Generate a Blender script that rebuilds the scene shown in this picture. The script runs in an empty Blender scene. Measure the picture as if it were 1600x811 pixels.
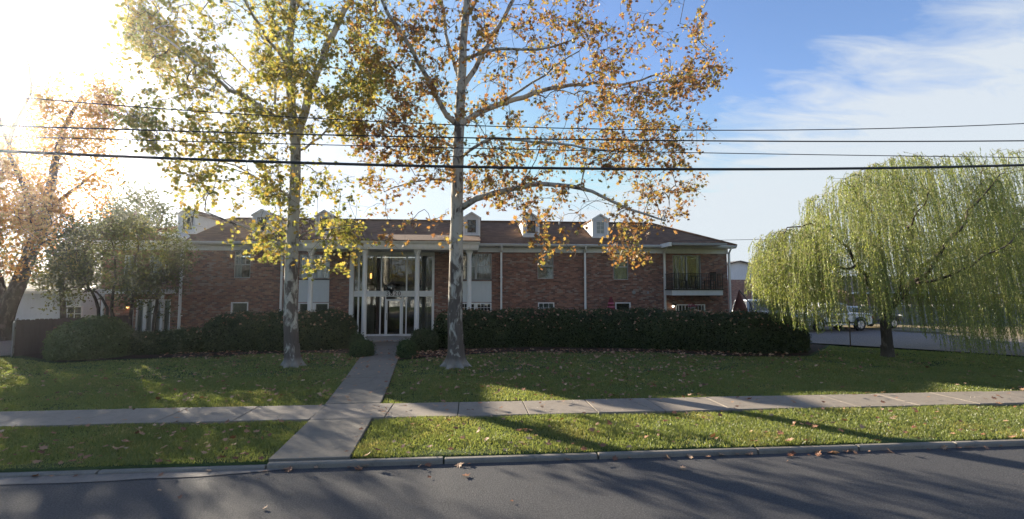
import bpy, math, random
import numpy as np
from mathutils import Vector, Matrix

random.seed(7); np.random.seed(7)
RNG = np.random.default_rng(11)
R = math.radians
col = bpy.context.scene.collection
sc = bpy.context.scene

# ------------------------------------------------------------------ camera
FPX, CX, CY, HZ = 740.0, 800.0, 405.5, 454.0
YAW = R(5.0); PITCH = math.atan((HZ - CY) / FPX); CAMZ = 2.5
cam_d = bpy.data.cameras.new('camera'); cam = bpy.data.objects.new('camera', cam_d); col.objects.link(cam)
cam.location = (0, 0, CAMZ); cam.rotation_euler = (math.pi/2 + PITCH, 0, -YAW)
cam_d.sensor_width = 36; cam_d.lens = 36*FPX/1600; cam_d.clip_end = 3000; cam_d.clip_start = 0.05
sc.camera = cam

# ------------------------------------------------------------------ sky, sun, exposure
SUN_AZ = R(47 - 5.0)      # left of the street normal
SUN_EL = R(16.5)
SUNV = Vector((-math.sin(SUN_AZ)*math.cos(SUN_EL), math.cos(SUN_AZ)*math.cos(SUN_EL), math.sin(SUN_EL)))
world = bpy.data.worlds.new('World'); sc.world = world; world.use_nodes = True
nt = world.node_tree; nt.nodes.clear()
def wn(t, **k):
    n = nt.nodes.new(t)
    for a, b in k.items(): setattr(n, a, b)
    return n
def wl(a, b): nt.links.new(a, b)
sky = wn('ShaderNodeTexSky'); sky.sky_type = 'NISHITA'; sky.sun_disc = False
sky.sun_elevation = SUN_EL; sky.sun_rotation = -SUN_AZ
sky.air_density = 1.0; sky.dust_density = 0.35; sky.ozone_density = 2.2; sky.altitude = 50
tc = wn('ShaderNodeTexCoord')
def wmath(op, a, b=None, clamp=False):
    n = wn('ShaderNodeMath', operation=op); n.use_clamp = clamp
    for i, v in enumerate((a, b)):
        if v is None: continue
        if isinstance(v, (int, float)): n.inputs[i].default_value = v
        else: wl(v, n.inputs[i])
    return n.outputs[0]
def wdot(vec):
    n = wn('ShaderNodeVectorMath', operation='DOT_PRODUCT'); wl(tc.outputs['Generated'], n.inputs[0]); n.inputs[1].default_value = vec
    return n.outputs['Value']
sx = wn('ShaderNodeSeparateXYZ'); wl(tc.outputs['Generated'], sx.inputs[0])
zc = wmath('MAXIMUM', sx.outputs[2], 0.03)
# thin high cloud laid out on a flat layer overhead
cx_ = wmath('DIVIDE', sx.outputs[0], wmath('ADD', zc, 0.12)); cy_ = wmath('DIVIDE', sx.outputs[1], wmath('ADD', zc, 0.12))
cmb = wn('ShaderNodeCombineXYZ'); wl(cx_, cmb.inputs[0]); wl(cy_, cmb.inputs[1])
mp = wn('ShaderNodeMapping'); mp.inputs['Rotation'].default_value = (0, 0, R(-28)); mp.inputs['Scale'].default_value = (1.0, 2.6, 1); wl(cmb.outputs[0], mp.inputs[0])
nz = wn('ShaderNodeTexNoise'); nz.inputs['Scale'].default_value = 2.6; nz.inputs['Detail'].default_value = 9; nz.inputs['Roughness'].default_value = 0.62; nz.inputs['Distortion'].default_value = 0.5
wl(mp.outputs[0], nz.inputs['Vector'])
# cloud bank: below a line that climbs to the right of the view
rightv = (math.cos(YAW), -math.sin(YAW), 0)
lat = wdot(rightv)
bank = wmath('SUBTRACT', wmath('ADD', wmath('MULTIPLY', lat, 0.42), 0.10), sx.outputs[2])
bank = wmath('MULTIPLY', bank, 7.0)
cov = wmath('ADD', wmath('MULTIPLY', nz.outputs[0], 2.6), wmath('SUBTRACT', bank, 0.75))
cov = wmath('MULTIPLY', cov, 1.0, clamp=True)
cloudf = wmath('MULTIPLY', cov, 0.85)
cmix = wn('ShaderNodeMix', data_type='RGBA'); wl(cloudf, cmix.inputs['Factor'])
tint = wn('ShaderNodeMix', data_type='RGBA', blend_type='MULTIPLY'); tint.inputs['Factor'].default_value = 1
wl(sky.outputs[0], tint.inputs['A']); tint.inputs['B'].default_value = (0.95, 0.96, 1.10, 1)
wl(tint.outputs['Result'], cmix.inputs['A']); cmix.inputs['B'].default_value = (3.3, 3.5, 3.6, 1)
# aureole round the low sun
sd = wmath('MAXIMUM', wdot(tuple(SUNV)), 0.0)
g1 = wmath('MULTIPLY', wmath('POWER', sd, 5.0), 0.5)
g2 = wmath('MULTIPLY', wmath('POWER', sd, 110.0), 7.0)
gl = wmath('ADD', g1, g2)
up = wmath('MULTIPLY', wmath('ADD', sx.outputs[2], 0.02), 30.0, clamp=True)
gl = wmath('MULTIPLY', gl, up)
gcol = wn('ShaderNodeMix', data_type='RGBA', blend_type='ADD'); gcol.inputs['Factor'].default_value = 1
cap = wn('ShaderNodeMix', data_type='RGBA', blend_type='DARKEN'); cap.inputs['Factor'].default_value = 0.85; wl(cmix.outputs['Result'], cap.inputs['A']); cap.inputs['B'].default_value = (3.1, 3.4, 3.65, 1)
wl(cap.outputs['Result'], gcol.inputs['A'])
gv = wn('ShaderNodeVectorMath', operation='SCALE'); gv.inputs[0].default_value = (0.97, 1.0, 1.06); wl(gl, gv.inputs['Scale'])
wl(gv.outputs[0], gcol.inputs['B'])
bg = wn('ShaderNodeBackground'); bg.inputs['Strength'].default_value = 0.079; wl(gcol.outputs['Result'], bg.inputs['Color'])
wo = wn('ShaderNodeOutputWorld'); wl(bg.outputs[0], wo.inputs['Surface'])

sun_d = bpy.data.lights.new('sun', 'SUN'); sun_d.energy = 5.0; sun_d.angle = R(0.55); sun_d.color = (1.0, 0.88, 0.70)
sun = bpy.data.objects.new('sun', sun_d); col.objects.link(sun)
sun.rotation_euler = SUNV.to_track_quat('Z', 'Y').to_euler(); sun.location = (-20, 20, 30)
vs = sc.view_settings
sc.display_settings.display_device = 'sRGB'
vs.view_transform = 'Standard'; vs.look = 'None'; vs.gamma = 1.0; vs.use_curve_mapping = False
vs.exposure = 1.64
sc.render.engine = 'CYCLES'
sc.cycles.max_bounces = 6; sc.cycles.diffuse_bounces = 3; sc.cycles.transparent_max_bounces = 12
sc.cycles.transmission_bounces = 5; sc.cycles.caustics_reflective = False; sc.cycles.caustics_refractive = False
sc.cycles.sample_clamp_indirect = 6

# ------------------------------------------------------------------ measuring helpers
cY, sY = math.cos(YAW), math.sin(YAW)
def ray(px, py):
    a, b = px - CX, CY - py
    cp, sp = math.cos(PITCH), math.sin(PITCH)
    d = FPX*cp - b*sp; z = FPX*sp + b*cp
    return Vector((a*cY + d*sY, -a*sY + d*cY, z))
def at(px, py, Y):
    r = ray(px, py); t = Y/r.y
    return Vector((r.x*t, Y, CAMZ + r.z*t))
def gnd(px, py, z=0.0):
    r = ray(px, py); t = (z-CAMZ)/r.z
    return Vector((r.x*t, r.y*t, z))

# ------------------------------------------------------------------ materials
MATS = {}
class NM:
    def __init__(s, name):
        s.m = bpy.data.materials.new(name); s.m.use_nodes = True; s.t = s.m.node_tree; s.t.nodes.clear()
        s.out = s.t.nodes.new('ShaderNodeOutputMaterial'); MATS[name] = s.m
    def n(s, t, **k):
        n = s.t.nodes.new(t)
        for a, b in k.items(): setattr(n, a, b)
        return n
    def l(s, a, b): s.t.links.new(a, b)
    def set(s, sock, v):
        if isinstance(v, bpy.types.NodeSocket): s.l(v, sock)
        elif isinstance(v, (tuple, list)) and len(v) == 3 and sock.type == 'RGBA': sock.default_value = (*v, 1)
        else: sock.default_value = v
    def math(s, op, a, b=None, c=None, clamp=False):
        n = s.n('ShaderNodeMath', operation=op); n.use_clamp = clamp
        for i, v in enumerate((a, b, c)):
            if v is not None: s.set(n.inputs[i], v)
        return n.outputs[0]
    def mix(s, f, a, b, bt='MIX'):
        n = s.n('ShaderNodeMix', data_type='RGBA', blend_type=bt)
        s.set(n.inputs['Factor'], f); s.set(n.inputs['A'], a); s.set(n.inputs['B'], b); return n.outputs['Result']
    def coord(s): 
        return s.n('ShaderNodeNewGeometry').outputs['Position']
    def mapv(s, v, sc_=(1,1,1), rot=(0,0,0)):
        n = s.n('ShaderNodeMapping'); s.l(v, n.inputs[0]); n.inputs['Scale'].default_value = sc_; n.inputs['Rotation'].default_value = rot; return n.outputs[0]
    def noise(s, v, scale, detail=4, rough=0.55, dist=0):
        n = s.n('ShaderNodeTexNoise'); s.l(v, n.inputs['Vector']); n.inputs['Scale'].default_value = scale
        n.inputs['Detail'].default_value = detail; n.inputs['Roughness'].default_value = rough; n.inputs['Distortion'].default_value = dist
        return n.outputs[0]
    def ramp(s, f, stops, interp='LINEAR'):
        n = s.n('ShaderNodeValToRGB'); n.color_ramp.interpolation = interp; s.l(f, n.inputs[0]); e = n.color_ramp.elements
        e[0].position, e[0].color = stops[0][0], (*stops[0][1], 1)
        e[1].position, e[1].color = stops[-1][0], (*stops[-1][1], 1)
        for p, c in stops[1:-1]:
            q = e.new(p); q.color = (*c, 1)
        return n.outputs[0]
    def bump(s, h, strength=0.4, dist=0.02):
        n = s.n('ShaderNodeBump'); n.inputs['Strength'].default_value = strength; n.inputs['Distance'].default_value = dist; s.l(h, n.inputs['Height']); return n.outputs[0]
    def pbr(s, colr, rough=0.7, normal=None, metal=0.0, spec=0.5):
        n = s.n('ShaderNodeBsdfPrincipled'); s.set(n.inputs['Base Color'], colr); s.set(n.inputs['Roughness'], rough)
        s.set(n.inputs['Metallic'], metal); s.set(n.inputs['Specular IOR Level'], spec)
        if normal is not None: s.l(normal, n.inputs['Normal'])
        return n
    def done(s, sh): s.l(sh, s.out.inputs['Surface']); return s.m
g3 = lambda v: (v, v, v)
def painted(name, c, rough=0.5, var=0.12, dirt=0.25):
    k = NM(name); p = k.coord(); a = k.noise(p, 1.3, 6); b = k.noise(k.mapv(p, (9, 9, 1.2)), 1.0, 5)
    d = k.math('MULTIPLY', k.math('SUBTRACT', b, 0.48, clamp=True), dirt*4, clamp=True)
    base = k.mix(a, tuple(x*(1-var) for x in c), tuple(min(1, x*(1+var)) for x in c))
    base = k.mix(d, base, tuple(x*0.62 for x in c))
    return k.done(k.pbr(base, rough, k.bump(k.noise(p, 40, 3), 0.12, 0.004)).outputs[0])
painted('white_paint', (0.80, 0.80, 0.80)); painted('trim_paint', (0.66, 0.67, 0.67)); painted('cheek_paint', (0.78, 0.78, 0.76))
painted('panel_paint', (0.62, 0.66, 0.68), dirt=0.15); painted('siding', (0.62, 0.65, 0.70)); painted('soffit', (0.50, 0.47, 0.38))
painted('black_iron', (0.015, 0.015, 0.016), 0.45); painted('dark_frame', (0.05, 0.05, 0.05), 0.5)
painted('alu', (0.42, 0.43, 0.43), 0.4); painted('burgundy', (0.16, 0.025, 0.035), 0.8); painted('cloth_red', (0.17, 0.06, 0.045), 0.85)
painted('dark_red', (0.12, 0.03, 0.03), 0.8)
painted('pink', (0.62, 0.16, 0.26), 0.7); painted('fence_wood', (0.105, 0.078, 0.07), 0.85, 0.35, 0.6); painted('pole_wood', (0.14, 0.10, 0.07), 0.9, 0.3)
painted('pale_wall', (0.24, 0.235, 0.225), 0.8); painted('rubber', (0.018, 0.018, 0.019), 0.75); painted('plastic_black', (0.02, 0.02, 0.02), 0.5)
painted('cable_rubber', (0.022, 0.025, 0.03), 0.6); painted('curtain', (0.42, 0.42, 0.40), 0.9, 0.2); painted('drape', (0.17, 0.15, 0.115), 0.9, 0.2)
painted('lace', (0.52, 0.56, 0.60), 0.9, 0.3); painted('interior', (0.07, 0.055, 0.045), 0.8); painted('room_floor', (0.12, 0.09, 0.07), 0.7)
painted('number_ink', (0.03, 0.03, 0.035), 0.5); painted('far_roof', (0.085, 0.075, 0.07), 0.9, 0.2)
painted('stone_grey', (0.3, 0.3, 0.29), 0.8)
def carpaint(name, c):
    k = NM(name); n = k.pbr(c, 0.28); n.inputs['Coat Weight'].default_value = 0.6; k.done(n.outputs[0])
carpaint('car_white', (0.72, 0.73, 0.74)); carpaint('car_blue', (0.02, 0.03, 0.055)); carpaint('car_silver', (0.35, 0.36, 0.37))
k = NM('rim_metal'); k.done(k.pbr((0.5, 0.5, 0.52), 0.3, metal=0.9).outputs[0])
k = NM('lamp_red'); k.done(k.pbr((0.35, 0.02, 0.02), 0.25).outputs[0])
k = NM('lamp_clear'); k.done(k.pbr((0.6, 0.6, 0.6), 0.15).outputs[0])
k = NM('car_glass'); k.done(k.pbr((0.012, 0.016, 0.018), 0.05, spec=0.8).outputs[0])
def glassmat(name, dark, trans):
    k = NM(name); t = k.n('ShaderNodeBsdfTransparent'); t.inputs[0].default_value = (*dark, 1)
    gls = k.n('ShaderNodeBsdfGlossy'); gls.inputs['Roughness'].default_value = 0.02; gls.inputs['Color'].default_value = (0.9, 0.93, 0.95, 1)
    p = k.coord(); gls_n = k.bump(k.noise(p, 0.9, 2), 0.35, 0.01); k.l(gls_n, gls.inputs['Normal'])
    fr = k.n('ShaderNodeFresnel'); fr.inputs[0].default_value = 1.5
    f = k.math('ADD', fr.outputs[0], trans, clamp=True)
    m = k.n('ShaderNodeMixShader'); k.l(f, m.inputs[0]); k.l(t.outputs[0], m.inputs[1]); k.l(gls.outputs[0], m.inputs[2]); k.done(m.outputs[0])
glassmat('glass', (0.80, 0.84, 0.83), 0.03); glassmat('lobby_glass', (0.66, 0.66, 0.62), 0.05)
glassmat('lantern_glass', (0.75, 0.75, 0.72), 0.15)
def emit(name, c, s):
    k = NM(name); e = k.n('ShaderNodeEmission'); e.inputs[0].default_value = (*c, 1); e.inputs[1].default_value = s; k.done(e.outputs[0])
emit('lamp_glow', (1.0, 0.52, 0.16), 1.6)
emit('lamp_white_glow', (1.0, 0.9, 0.7), 3.0)

def brickmat(name, palette, mortar, pale=0.35):
    k = NM(name); P = k.coord(); sp = k.n('ShaderNodeSeparateXYZ'); k.l(P, sp.inputs[0])
    u = k.math('ADD', sp.outputs[0], sp.outputs[1]); v = sp.outputs[2]
    BW, BH = 0.215, 0.076
    row = k.math('FLOOR', k.math('DIVIDE', v, BH)); half = k.math('MULTIPLY', k.math('MODULO', row, 2.0), 0.5)
    ux = k.math('ADD', k.math('DIVIDE', u, BW), half); colu = k.math('FLOOR', ux)
    fx = k.math('FRACT', ux); fz = k.math('FRACT', k.math('DIVIDE', v, BH))
    ex = k.math('MULTIPLY', k.math('MINIMUM', fx, k.math('SUBTRACT', 1.0, fx)), BW)
    ez = k.math('MULTIPLY', k.math('MINIMUM', fz, k.math('SUBTRACT', 1.0, fz)), BH)
    edge = k.math('MINIMUM', ex, ez)
    jag = k.math('MULTIPLY', k.noise(P, 30, 3), 0.006)
    mort = k.math('LESS_THAN', edge, k.math('ADD', jag, 0.002))
    cm = k.n('ShaderNodeCombineXYZ'); k.l(colu, cm.inputs[0]); k.l(row, cm.inputs[1])
    wnn = k.n('ShaderNodeTexWhiteNoise', noise_dimensions='2D'); k.l(cm.outputs[0], wnn.inputs['Vector'])
    big = k.noise(k.mapv(P, (0.8, 0.8, 1.7)), 1.0, 5, 0.6)
    r = k.math('ADD', wnn.outputs[0], k.math('MULTIPLY', k.math('SUBTRACT', big, 0.5), 0.5), clamp=True)
    c = k.ramp(r, palette)
    # old lime-washed bricks scattered, thicker in patches
    w2 = k.n('ShaderNodeTexWhiteNoise', noise_dimensions='3D'); k.l(cm.outputs[0], w2.inputs['Vector']); cm.inputs[2].default_value = 3.7
    pat = k.noise(k.mapv(P, (0.45, 0.45, 1.3)), 1.0, 4, 0.6)
    thr = k.math('MULTIPLY', k.math('SUBTRACT', pat, 0.42, clamp=True), 1.5)
    isp = k.math('MULTIPLY', k.math('LESS_THAN', w2.outputs[0], thr), pale)
    c = k.mix(isp, c, (0.42, 0.38, 0.33))
    st = k.noise(k.mapv(P, (1.2, 1.2, 0.35)), 1.0, 5, 0.65)
    c = k.mix(k.math('MULTIPLY', k.math('SUBTRACT', st, 0.48, clamp=True), 2.0, clamp=True), c, (0.06, 0.034, 0.03))
    fin = k.noise(P, 45, 3); c = k.mix(0.3, c, k.mix(fin, (0.03, 0.02, 0.02), (0.45, 0.33, 0.28)))
    c = k.mix(k.math('MULTIPLY', mort, 0.75), c, mortar)
    h = k.math('SUBTRACT', k.math('MULTIPLY', fin, 0.3), mort)
    k.done(k.pbr(c, 0.88, k.bump(h, 0.6, 0.012)).outputs[0])
brickmat('old_brick', [(0, (0.075, 0.028, 0.02)), (0.3, (0.21, 0.070, 0.042)), (0.6, (0.30, 0.11, 0.064)), (0.85, (0.40, 0.19, 0.12)), (1, (0.12, 0.06, 0.055))], (0.27, 0.23, 0.20), 0.55)
brickmat('far_brick', [(0, (0.14, 0.06, 0.05)), (0.5, (0.27, 0.12, 0.09)), (1, (0.36, 0.2, 0.15))], (0.33, 0.27, 0.25), 0.5)

def roofmat():
    k = NM('shingle'); P = k.coord(); sp = k.n('ShaderNodeSeparateXYZ'); k.l(P, sp.inputs[0])
    row = k.math('FLOOR', k.math('DIVIDE', sp.outputs[1], 0.16)); ux = k.math('FLOOR', k.math('DIVIDE', k.math('ADD', sp.outputs[0], k.math('MULTIPLY', row, 0.137)), 0.3))
    cm = k.n('ShaderNodeCombineXYZ'); k.l(ux, cm.inputs[0]); k.l(row, cm.inputs[1])
    w = k.n('ShaderNodeTexWhiteNoise', noise_dimensions='2D'); k.l(cm.outputs[0], w.inputs['Vector'])
    c = k.ramp(w.outputs[0], [(0, (0.12, 0.060, 0.032)), (0.5, (0.16, 0.084, 0.045)), (1, (0.21, 0.115, 0.064))])
    big = k.noise(P, 0.5, 5, 0.6); c = k.mix(k.math('MULTIPLY', k.math('SUBTRACT', big, 0.5, clamp=True), 1.6), c, (0.06, 0.045, 0.038))
    ln = k.math('LESS_THAN', k.math('FRACT', k.math('DIVIDE', sp.outputs[1], 0.16)), 0.14)
    c = k.mix(k.math('MULTIPLY', ln, 0.5), c, (0.03, 0.022, 0.02))
    k.done(k.pbr(c, 0.92, k.bump(k.noise(P, 25, 3), 0.5, 0.02), spec=0.3).outputs[0])
roofmat()

def asphalt(name, a, b):
    k = NM(name); P = k.coord()
    grit = k.noise(P, 55, 3, 0.7); mid = k.noise(P, 6, 5); big = k.noise(k.mapv(P, (0.25, 1.0, 1)), 0.7, 5)
    c = k.mix(k.math('MULTIPLY', big, 0.8), a, b); c = k.mix(1.0, c, k.ramp(grit, [(0.28, (.35, .35, .36)), (0.5, (.95, .95, .95)), (0.7, (1.9, 1.85, 1.8))]), 'MULTIPLY')
    c = k.mix(k.math('MULTIPLY', k.math('SUBTRACT', mid, 0.55, clamp=True), 1.6), c, tuple(x*0.6 for x in a))
    vo = k.n('ShaderNodeTexVoronoi', feature='DISTANCE_TO_EDGE'); k.l(k.mapv(P, (0.35, 0.5, 1)), vo.inputs['Vector']); vo.inputs['Scale'].default_value = 1.0
    wob = k.math('ADD', vo.outputs[0], k.math('MULTIPLY', k.math('SUBTRACT', k.noise(P, 3, 4), 0.5), 0.06))
    crack = k.math('MULTIPLY', k.math('LESS_THAN', k.math('ABSOLUTE', wob), 0.0012), k.math('GREATER_THAN', k.noise(P, 0.3, 2), 0.56))
    c = k.mix(k.math('MULTIPLY', crack, 0.6), c, (0.02, 0.02, 0.02))
    k.done(k.pbr(c, 0.82, k.bump(grit, 0.7, 0.012), spec=0.35).outputs[0])
asphalt('asphalt', (0.058, 0.058, 0.062), (0.078, 0.077, 0.078)); asphalt('side_asphalt', (0.17, 0.145, 0.13), (0.21, 0.175, 0.155))
def concrete(name, a, b):
    k = NM(name); P = k.coord(); c = k.mix(k.noise(P, 0.9, 6, 0.65), a, b); 
    st = k.noise(P, 2.7, 6, 0.7); c = k.mix(k.math('MULTIPLY', k.math('SUBTRACT', st, 0.5, clamp=True), 2.4, clamp=True), c, tuple(x*0.5 for x in a))
    st2 = k.noise(k.mapv(P, (1, 1, 1)), 9, 5, 0.7); c = k.mix(k.math('MULTIPLY', k.math('SUBTRACT', st2, 0.52, clamp=True), 3.0, clamp=True), c, tuple(x*0.55 for x in a))
    vo = k.n('ShaderNodeTexVoronoi', feature='DISTANCE_TO_EDGE'); k.l(P, vo.inputs['Vector']); vo.inputs['Scale'].default_value = 0.55
    cr = k.math('LESS_THAN', k.math('ABSOLUTE', k.math('ADD', vo.outputs[0], k.math('MULTIPLY', k.math('SUBTRACT', k.noise(P, 4, 4), 0.5), 0.10))), 0.0035); cr = k.math('MULTIPLY', cr, k.math('GREATER_THAN', k.noise(P, 0.4, 2), 0.53)); c = k.mix(k.math('MULTIPLY', cr, .7), c, (.03, .028, .025))
    gr = k.noise(P, 70, 3, 0.7); c = k.mix(0.35, c, k.mix(gr, tuple(x*0.4 for x in a), tuple(min(1, x*1.6) for x in b)))
    k.done(k.pbr(c, 0.85, k.bump(gr, 0.4, 0.006)).outputs[0])
concrete('concrete', (0.18, 0.15, 0.12), (0.31, 0.265, 0.215)); concrete('walk_concrete', (0.125, 0.11, 0.09), (0.225, 0.20, 0.165))
concrete('gutter_concrete', (0.13, 0.115, 0.10), (0.24, 0.21, 0.185))
concrete('kerb_concrete', (0.11, 0.10, 0.083), (0.29, 0.26, 0.215)); concrete('step_concrete', (0.33, 0.32, 0.30), (0.42, 0.41, 0.39))
def soil(name, stops, sc1=1.2):
    k = NM(name); P = k.coord(); a = k.noise(P, sc1, 6, 0.65); b = k.noise(P, 22, 4, 0.7)
    c = k.ramp(k.math('ADD', k.math('MULTIPLY', a, 0.55), k.math('MULTIPLY', b, 0.45)), stops)
    k.done(k.pbr(c, 0.95, k.bump(b, 0.8, 0.03), spec=0.2).outputs[0])
soil('lawn', [(0.3, (0.035, 0.035, 0.018)), (0.46, (0.045, 0.07, 0.022)), (0.56, (0.06, 0.09, 0.03)), (0.7, (0.13, 0.115, 0.06))])
soil('dry_grass', [(0.3, (0.16, 0.13, 0.07)), (0.7, (0.28, 0.22, 0.13))]); soil('mulch', [(0.3, (0.02, 0.014, 0.01)), (0.7, (0.07, 0.045, 0.03))], 4)

def leafmat(name, stops, trans=0.5, gloss=0.12, patch=0.5, pscale=0.35, tmul=1.5):
    k = NM(name); g = k.n('ShaderNodeNewGeometry'); P = g.outputs['Position']
    f = k.math('ADD', k.math('MULTIPLY', g.outputs['Random Per Island'], 1-patch), k.math('MULTIPLY', k.math('ADD', k.math('MULTIPLY', k.math('SUBTRACT', k.noise(P, pscale, 3), 0.5), 2.2), 0.5, clamp=True), patch), clamp=True)
    c = k.ramp(f, stops)
    d = k.n('ShaderNodeBsdfDiffuse'); k.l(c, d.inputs[0])
    t = k.n('ShaderNodeBsdfTranslucent'); ct = k.mix(1.0, c, (tmul, tmul*0.98, tmul*0.7), 'MULTIPLY'); k.l(ct, t.inputs[0])
    m = k.n('ShaderNodeMixShader'); m.inputs[0].default_value = trans; k.l(d.outputs[0], m.inputs[1]); k.l(t.outputs[0], m.inputs[2])
    gl_ = k.n('ShaderNodeBsdfGlossy'); gl_.inputs['Roughness'].default_value = 0.45; gl_.inputs[0].default_value = (0.7, 0.7, 0.7, 1)
    m2 = k.n('ShaderNodeMixShader'); m2.inputs[0].default_value = gloss*0.5; k.l(m.outputs[0], m2.inputs[1]); k.l(gl_.outputs[0], m2.inputs[2])
    k.done(m2.outputs[0])
leafmat('leaf_orange', [(0, (0.09, 0.04, 0.026)), (0.25, (0.25, 0.115, 0.055)), (0.45, (0.37, 0.19, 0.07)), (0.62, (0.40, 0.28, 0.085)), (0.8, (0.26, 0.235, 0.065)), (1, (0.13, 0.15, 0.045))], 0.5, patch=0.38, pscale=0.9, tmul=1.3)
leafmat('leaf_olive', [(0, (0.28, 0.13, 0.045)), (0.2, (0.42, 0.29, 0.07)), (0.45, (0.38, 0.33, 0.085)), (0.7, (0.25, 0.27, 0.07)), (1, (0.12, 0.15, 0.045))], 0.55, patch=0.35, pscale=0.8, tmul=1.35)
leafmat('leaf_amber', [(0, (0.15, 0.06, 0.02)), (0.4, (0.38, 0.17, 0.045)), (0.75, (0.40, 0.24, 0.06)), (1, (0.17, 0.17, 0.05))], 0.5, patch=0.4, pscale=0.25)
leafmat('leaf_dark', [(0, (0.035, 0.055, 0.025)), (0.6, (0.065, 0.085, 0.035)), (1, (0.11, 0.12, 0.045))], 0.35)
leafmat('leaf_tangle', [(0, (0.05, 0.04, 0.03)), (0.35, (0.065, 0.08, 0.035)), (0.7, (0.12, 0.13, 0.04)), (1, (0.30, 0.24, 0.06))], 0.45, patch=0.4, pscale=0.6)
leafmat('leaf_willow', [(0, (0.07, 0.11, 0.028)), (0.3, (0.14, 0.19, 0.045)), (0.6, (0.24, 0.29, 0.065)), (0.85, (0.36, 0.37, 0.10)), (1, (0.36, 0.28, 0.12))], 0.5, patch=0.5, pscale=1.1, tmul=1.5)
leafmat('leaf_hedge', [(0, (0.018, 0.030, 0.010)), (0.5, (0.038, 0.062, 0.018)), (0.9, (0.075, 0.10, 0.028)), (1, (0.18, 0.10, 0.045))], 0.2, 0.10, patch=0.4, pscale=1.2)
leafmat('leaf_box', [(0, (0.02, 0.045, 0.012)), (0.6, (0.045, 0.085, 0.02)), (1, (0.08, 0.12, 0.03))], 0.25, 0.1)
leafmat('leaf_bush_lit', [(0, (0.04, 0.06, 0.02)), (0.6, (0.09, 0.13, 0.04)), (1, (0.16, 0.19, 0.07))], 0.25, 0.12)  # leaf colour raised all over to stand in for sun missing on the bush
leafmat('grass_blade', [(0, (0.36, 0.30, 0.14)), (0.25, (0.20, 0.20, 0.065)), (0.6, (0.125, 0.165, 0.05)), (1, (0.24, 0.25, 0.075))], 0.5, 0.1, patch=0.5, pscale=0.9, tmul=2.0)
leafmat('litter', [(0, (0.12, 0.05, 0.03)), (0.3, (0.27, 0.125, 0.07)), (0.65, (0.40, 0.23, 0.14)), (1, (0.52, 0.37, 0.25))], 0.15, 0.1, patch=0.1)
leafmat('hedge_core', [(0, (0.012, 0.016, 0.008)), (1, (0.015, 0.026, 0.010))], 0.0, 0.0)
def barkmat(name, pale, dark, z0, z1, amt):
    k = NM(name); P = k.coord(); sp = k.n('ShaderNodeSeparateXYZ'); k.l(P, sp.inputs[0])
    n1 = k.noise(k.mapv(P, (4.5, 4.5, 2.2)), 1.0, 4, 0.6, 0.8); n2 = k.noise(k.mapv(P, (14, 14, 2.5)), 1.0, 5, 0.65)
    hgt = k.math('DIVIDE', k.math('SUBTRACT', sp.outputs[2], z0), z1-z0, clamp=True)
    f = k.math('ADD', n1, k.math('MULTIPLY', k.math('SUBTRACT', hgt, 0.5), amt))
    m = k.math('MULTIPLY', k.math('SUBTRACT', f, 0.47), 9.0, clamp=True)
    flake = k.math('MULTIPLY', k.math('SUBTRACT', k.noise(k.mapv(P, (5, 5, 3)), 1.3, 4), 0.56, clamp=True), 8, clamp=True)
    pc = k.mix(flake, pale, tuple(x*0.62 for x in pale)); dc = k.mix(n2, tuple(x*0.5 for x in dark), tuple(x*1.6 for x in dark))
    foot = k.math('MULTIPLY', k.math('SUBTRACT', 0.30, sp.outputs[2], clamp=True), 5.0, clamp=True)
    c = k.mix(m, dc, pc); c = k.mix(k.math('MULTIPLY', foot, k.math('ADD', n1, 0.1)), c, tuple(x*.75 for x in pale))
    k.done(k.pbr(c, 0.9, k.bump(k.math('ADD', n2, k.math('MULTIPLY', m, 0.6)), 0.8, 0.03), spec=0.25).outputs[0])
barkmat('bark_sycamore', (0.50, 0.475, 0.42), (0.12, 0.10, 0.088), 0.3, 4.0, 0.22)
barkmat('bark_brown', (0.12, 0.10, 0.085), (0.055, 0.045, 0.038), 0.0, 6.0, 0.2)
barkmat('bark_willow', (0.15, 0.125, 0.10), (0.065, 0.052, 0.042), 0.0, 6.0, 0.1)
painted('twig', (0.10, 0.08, 0.06), 0.9, 0.3); painted('willow_twig', (0.22, 0.20, 0.08), 0.8, 0.2)

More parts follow.
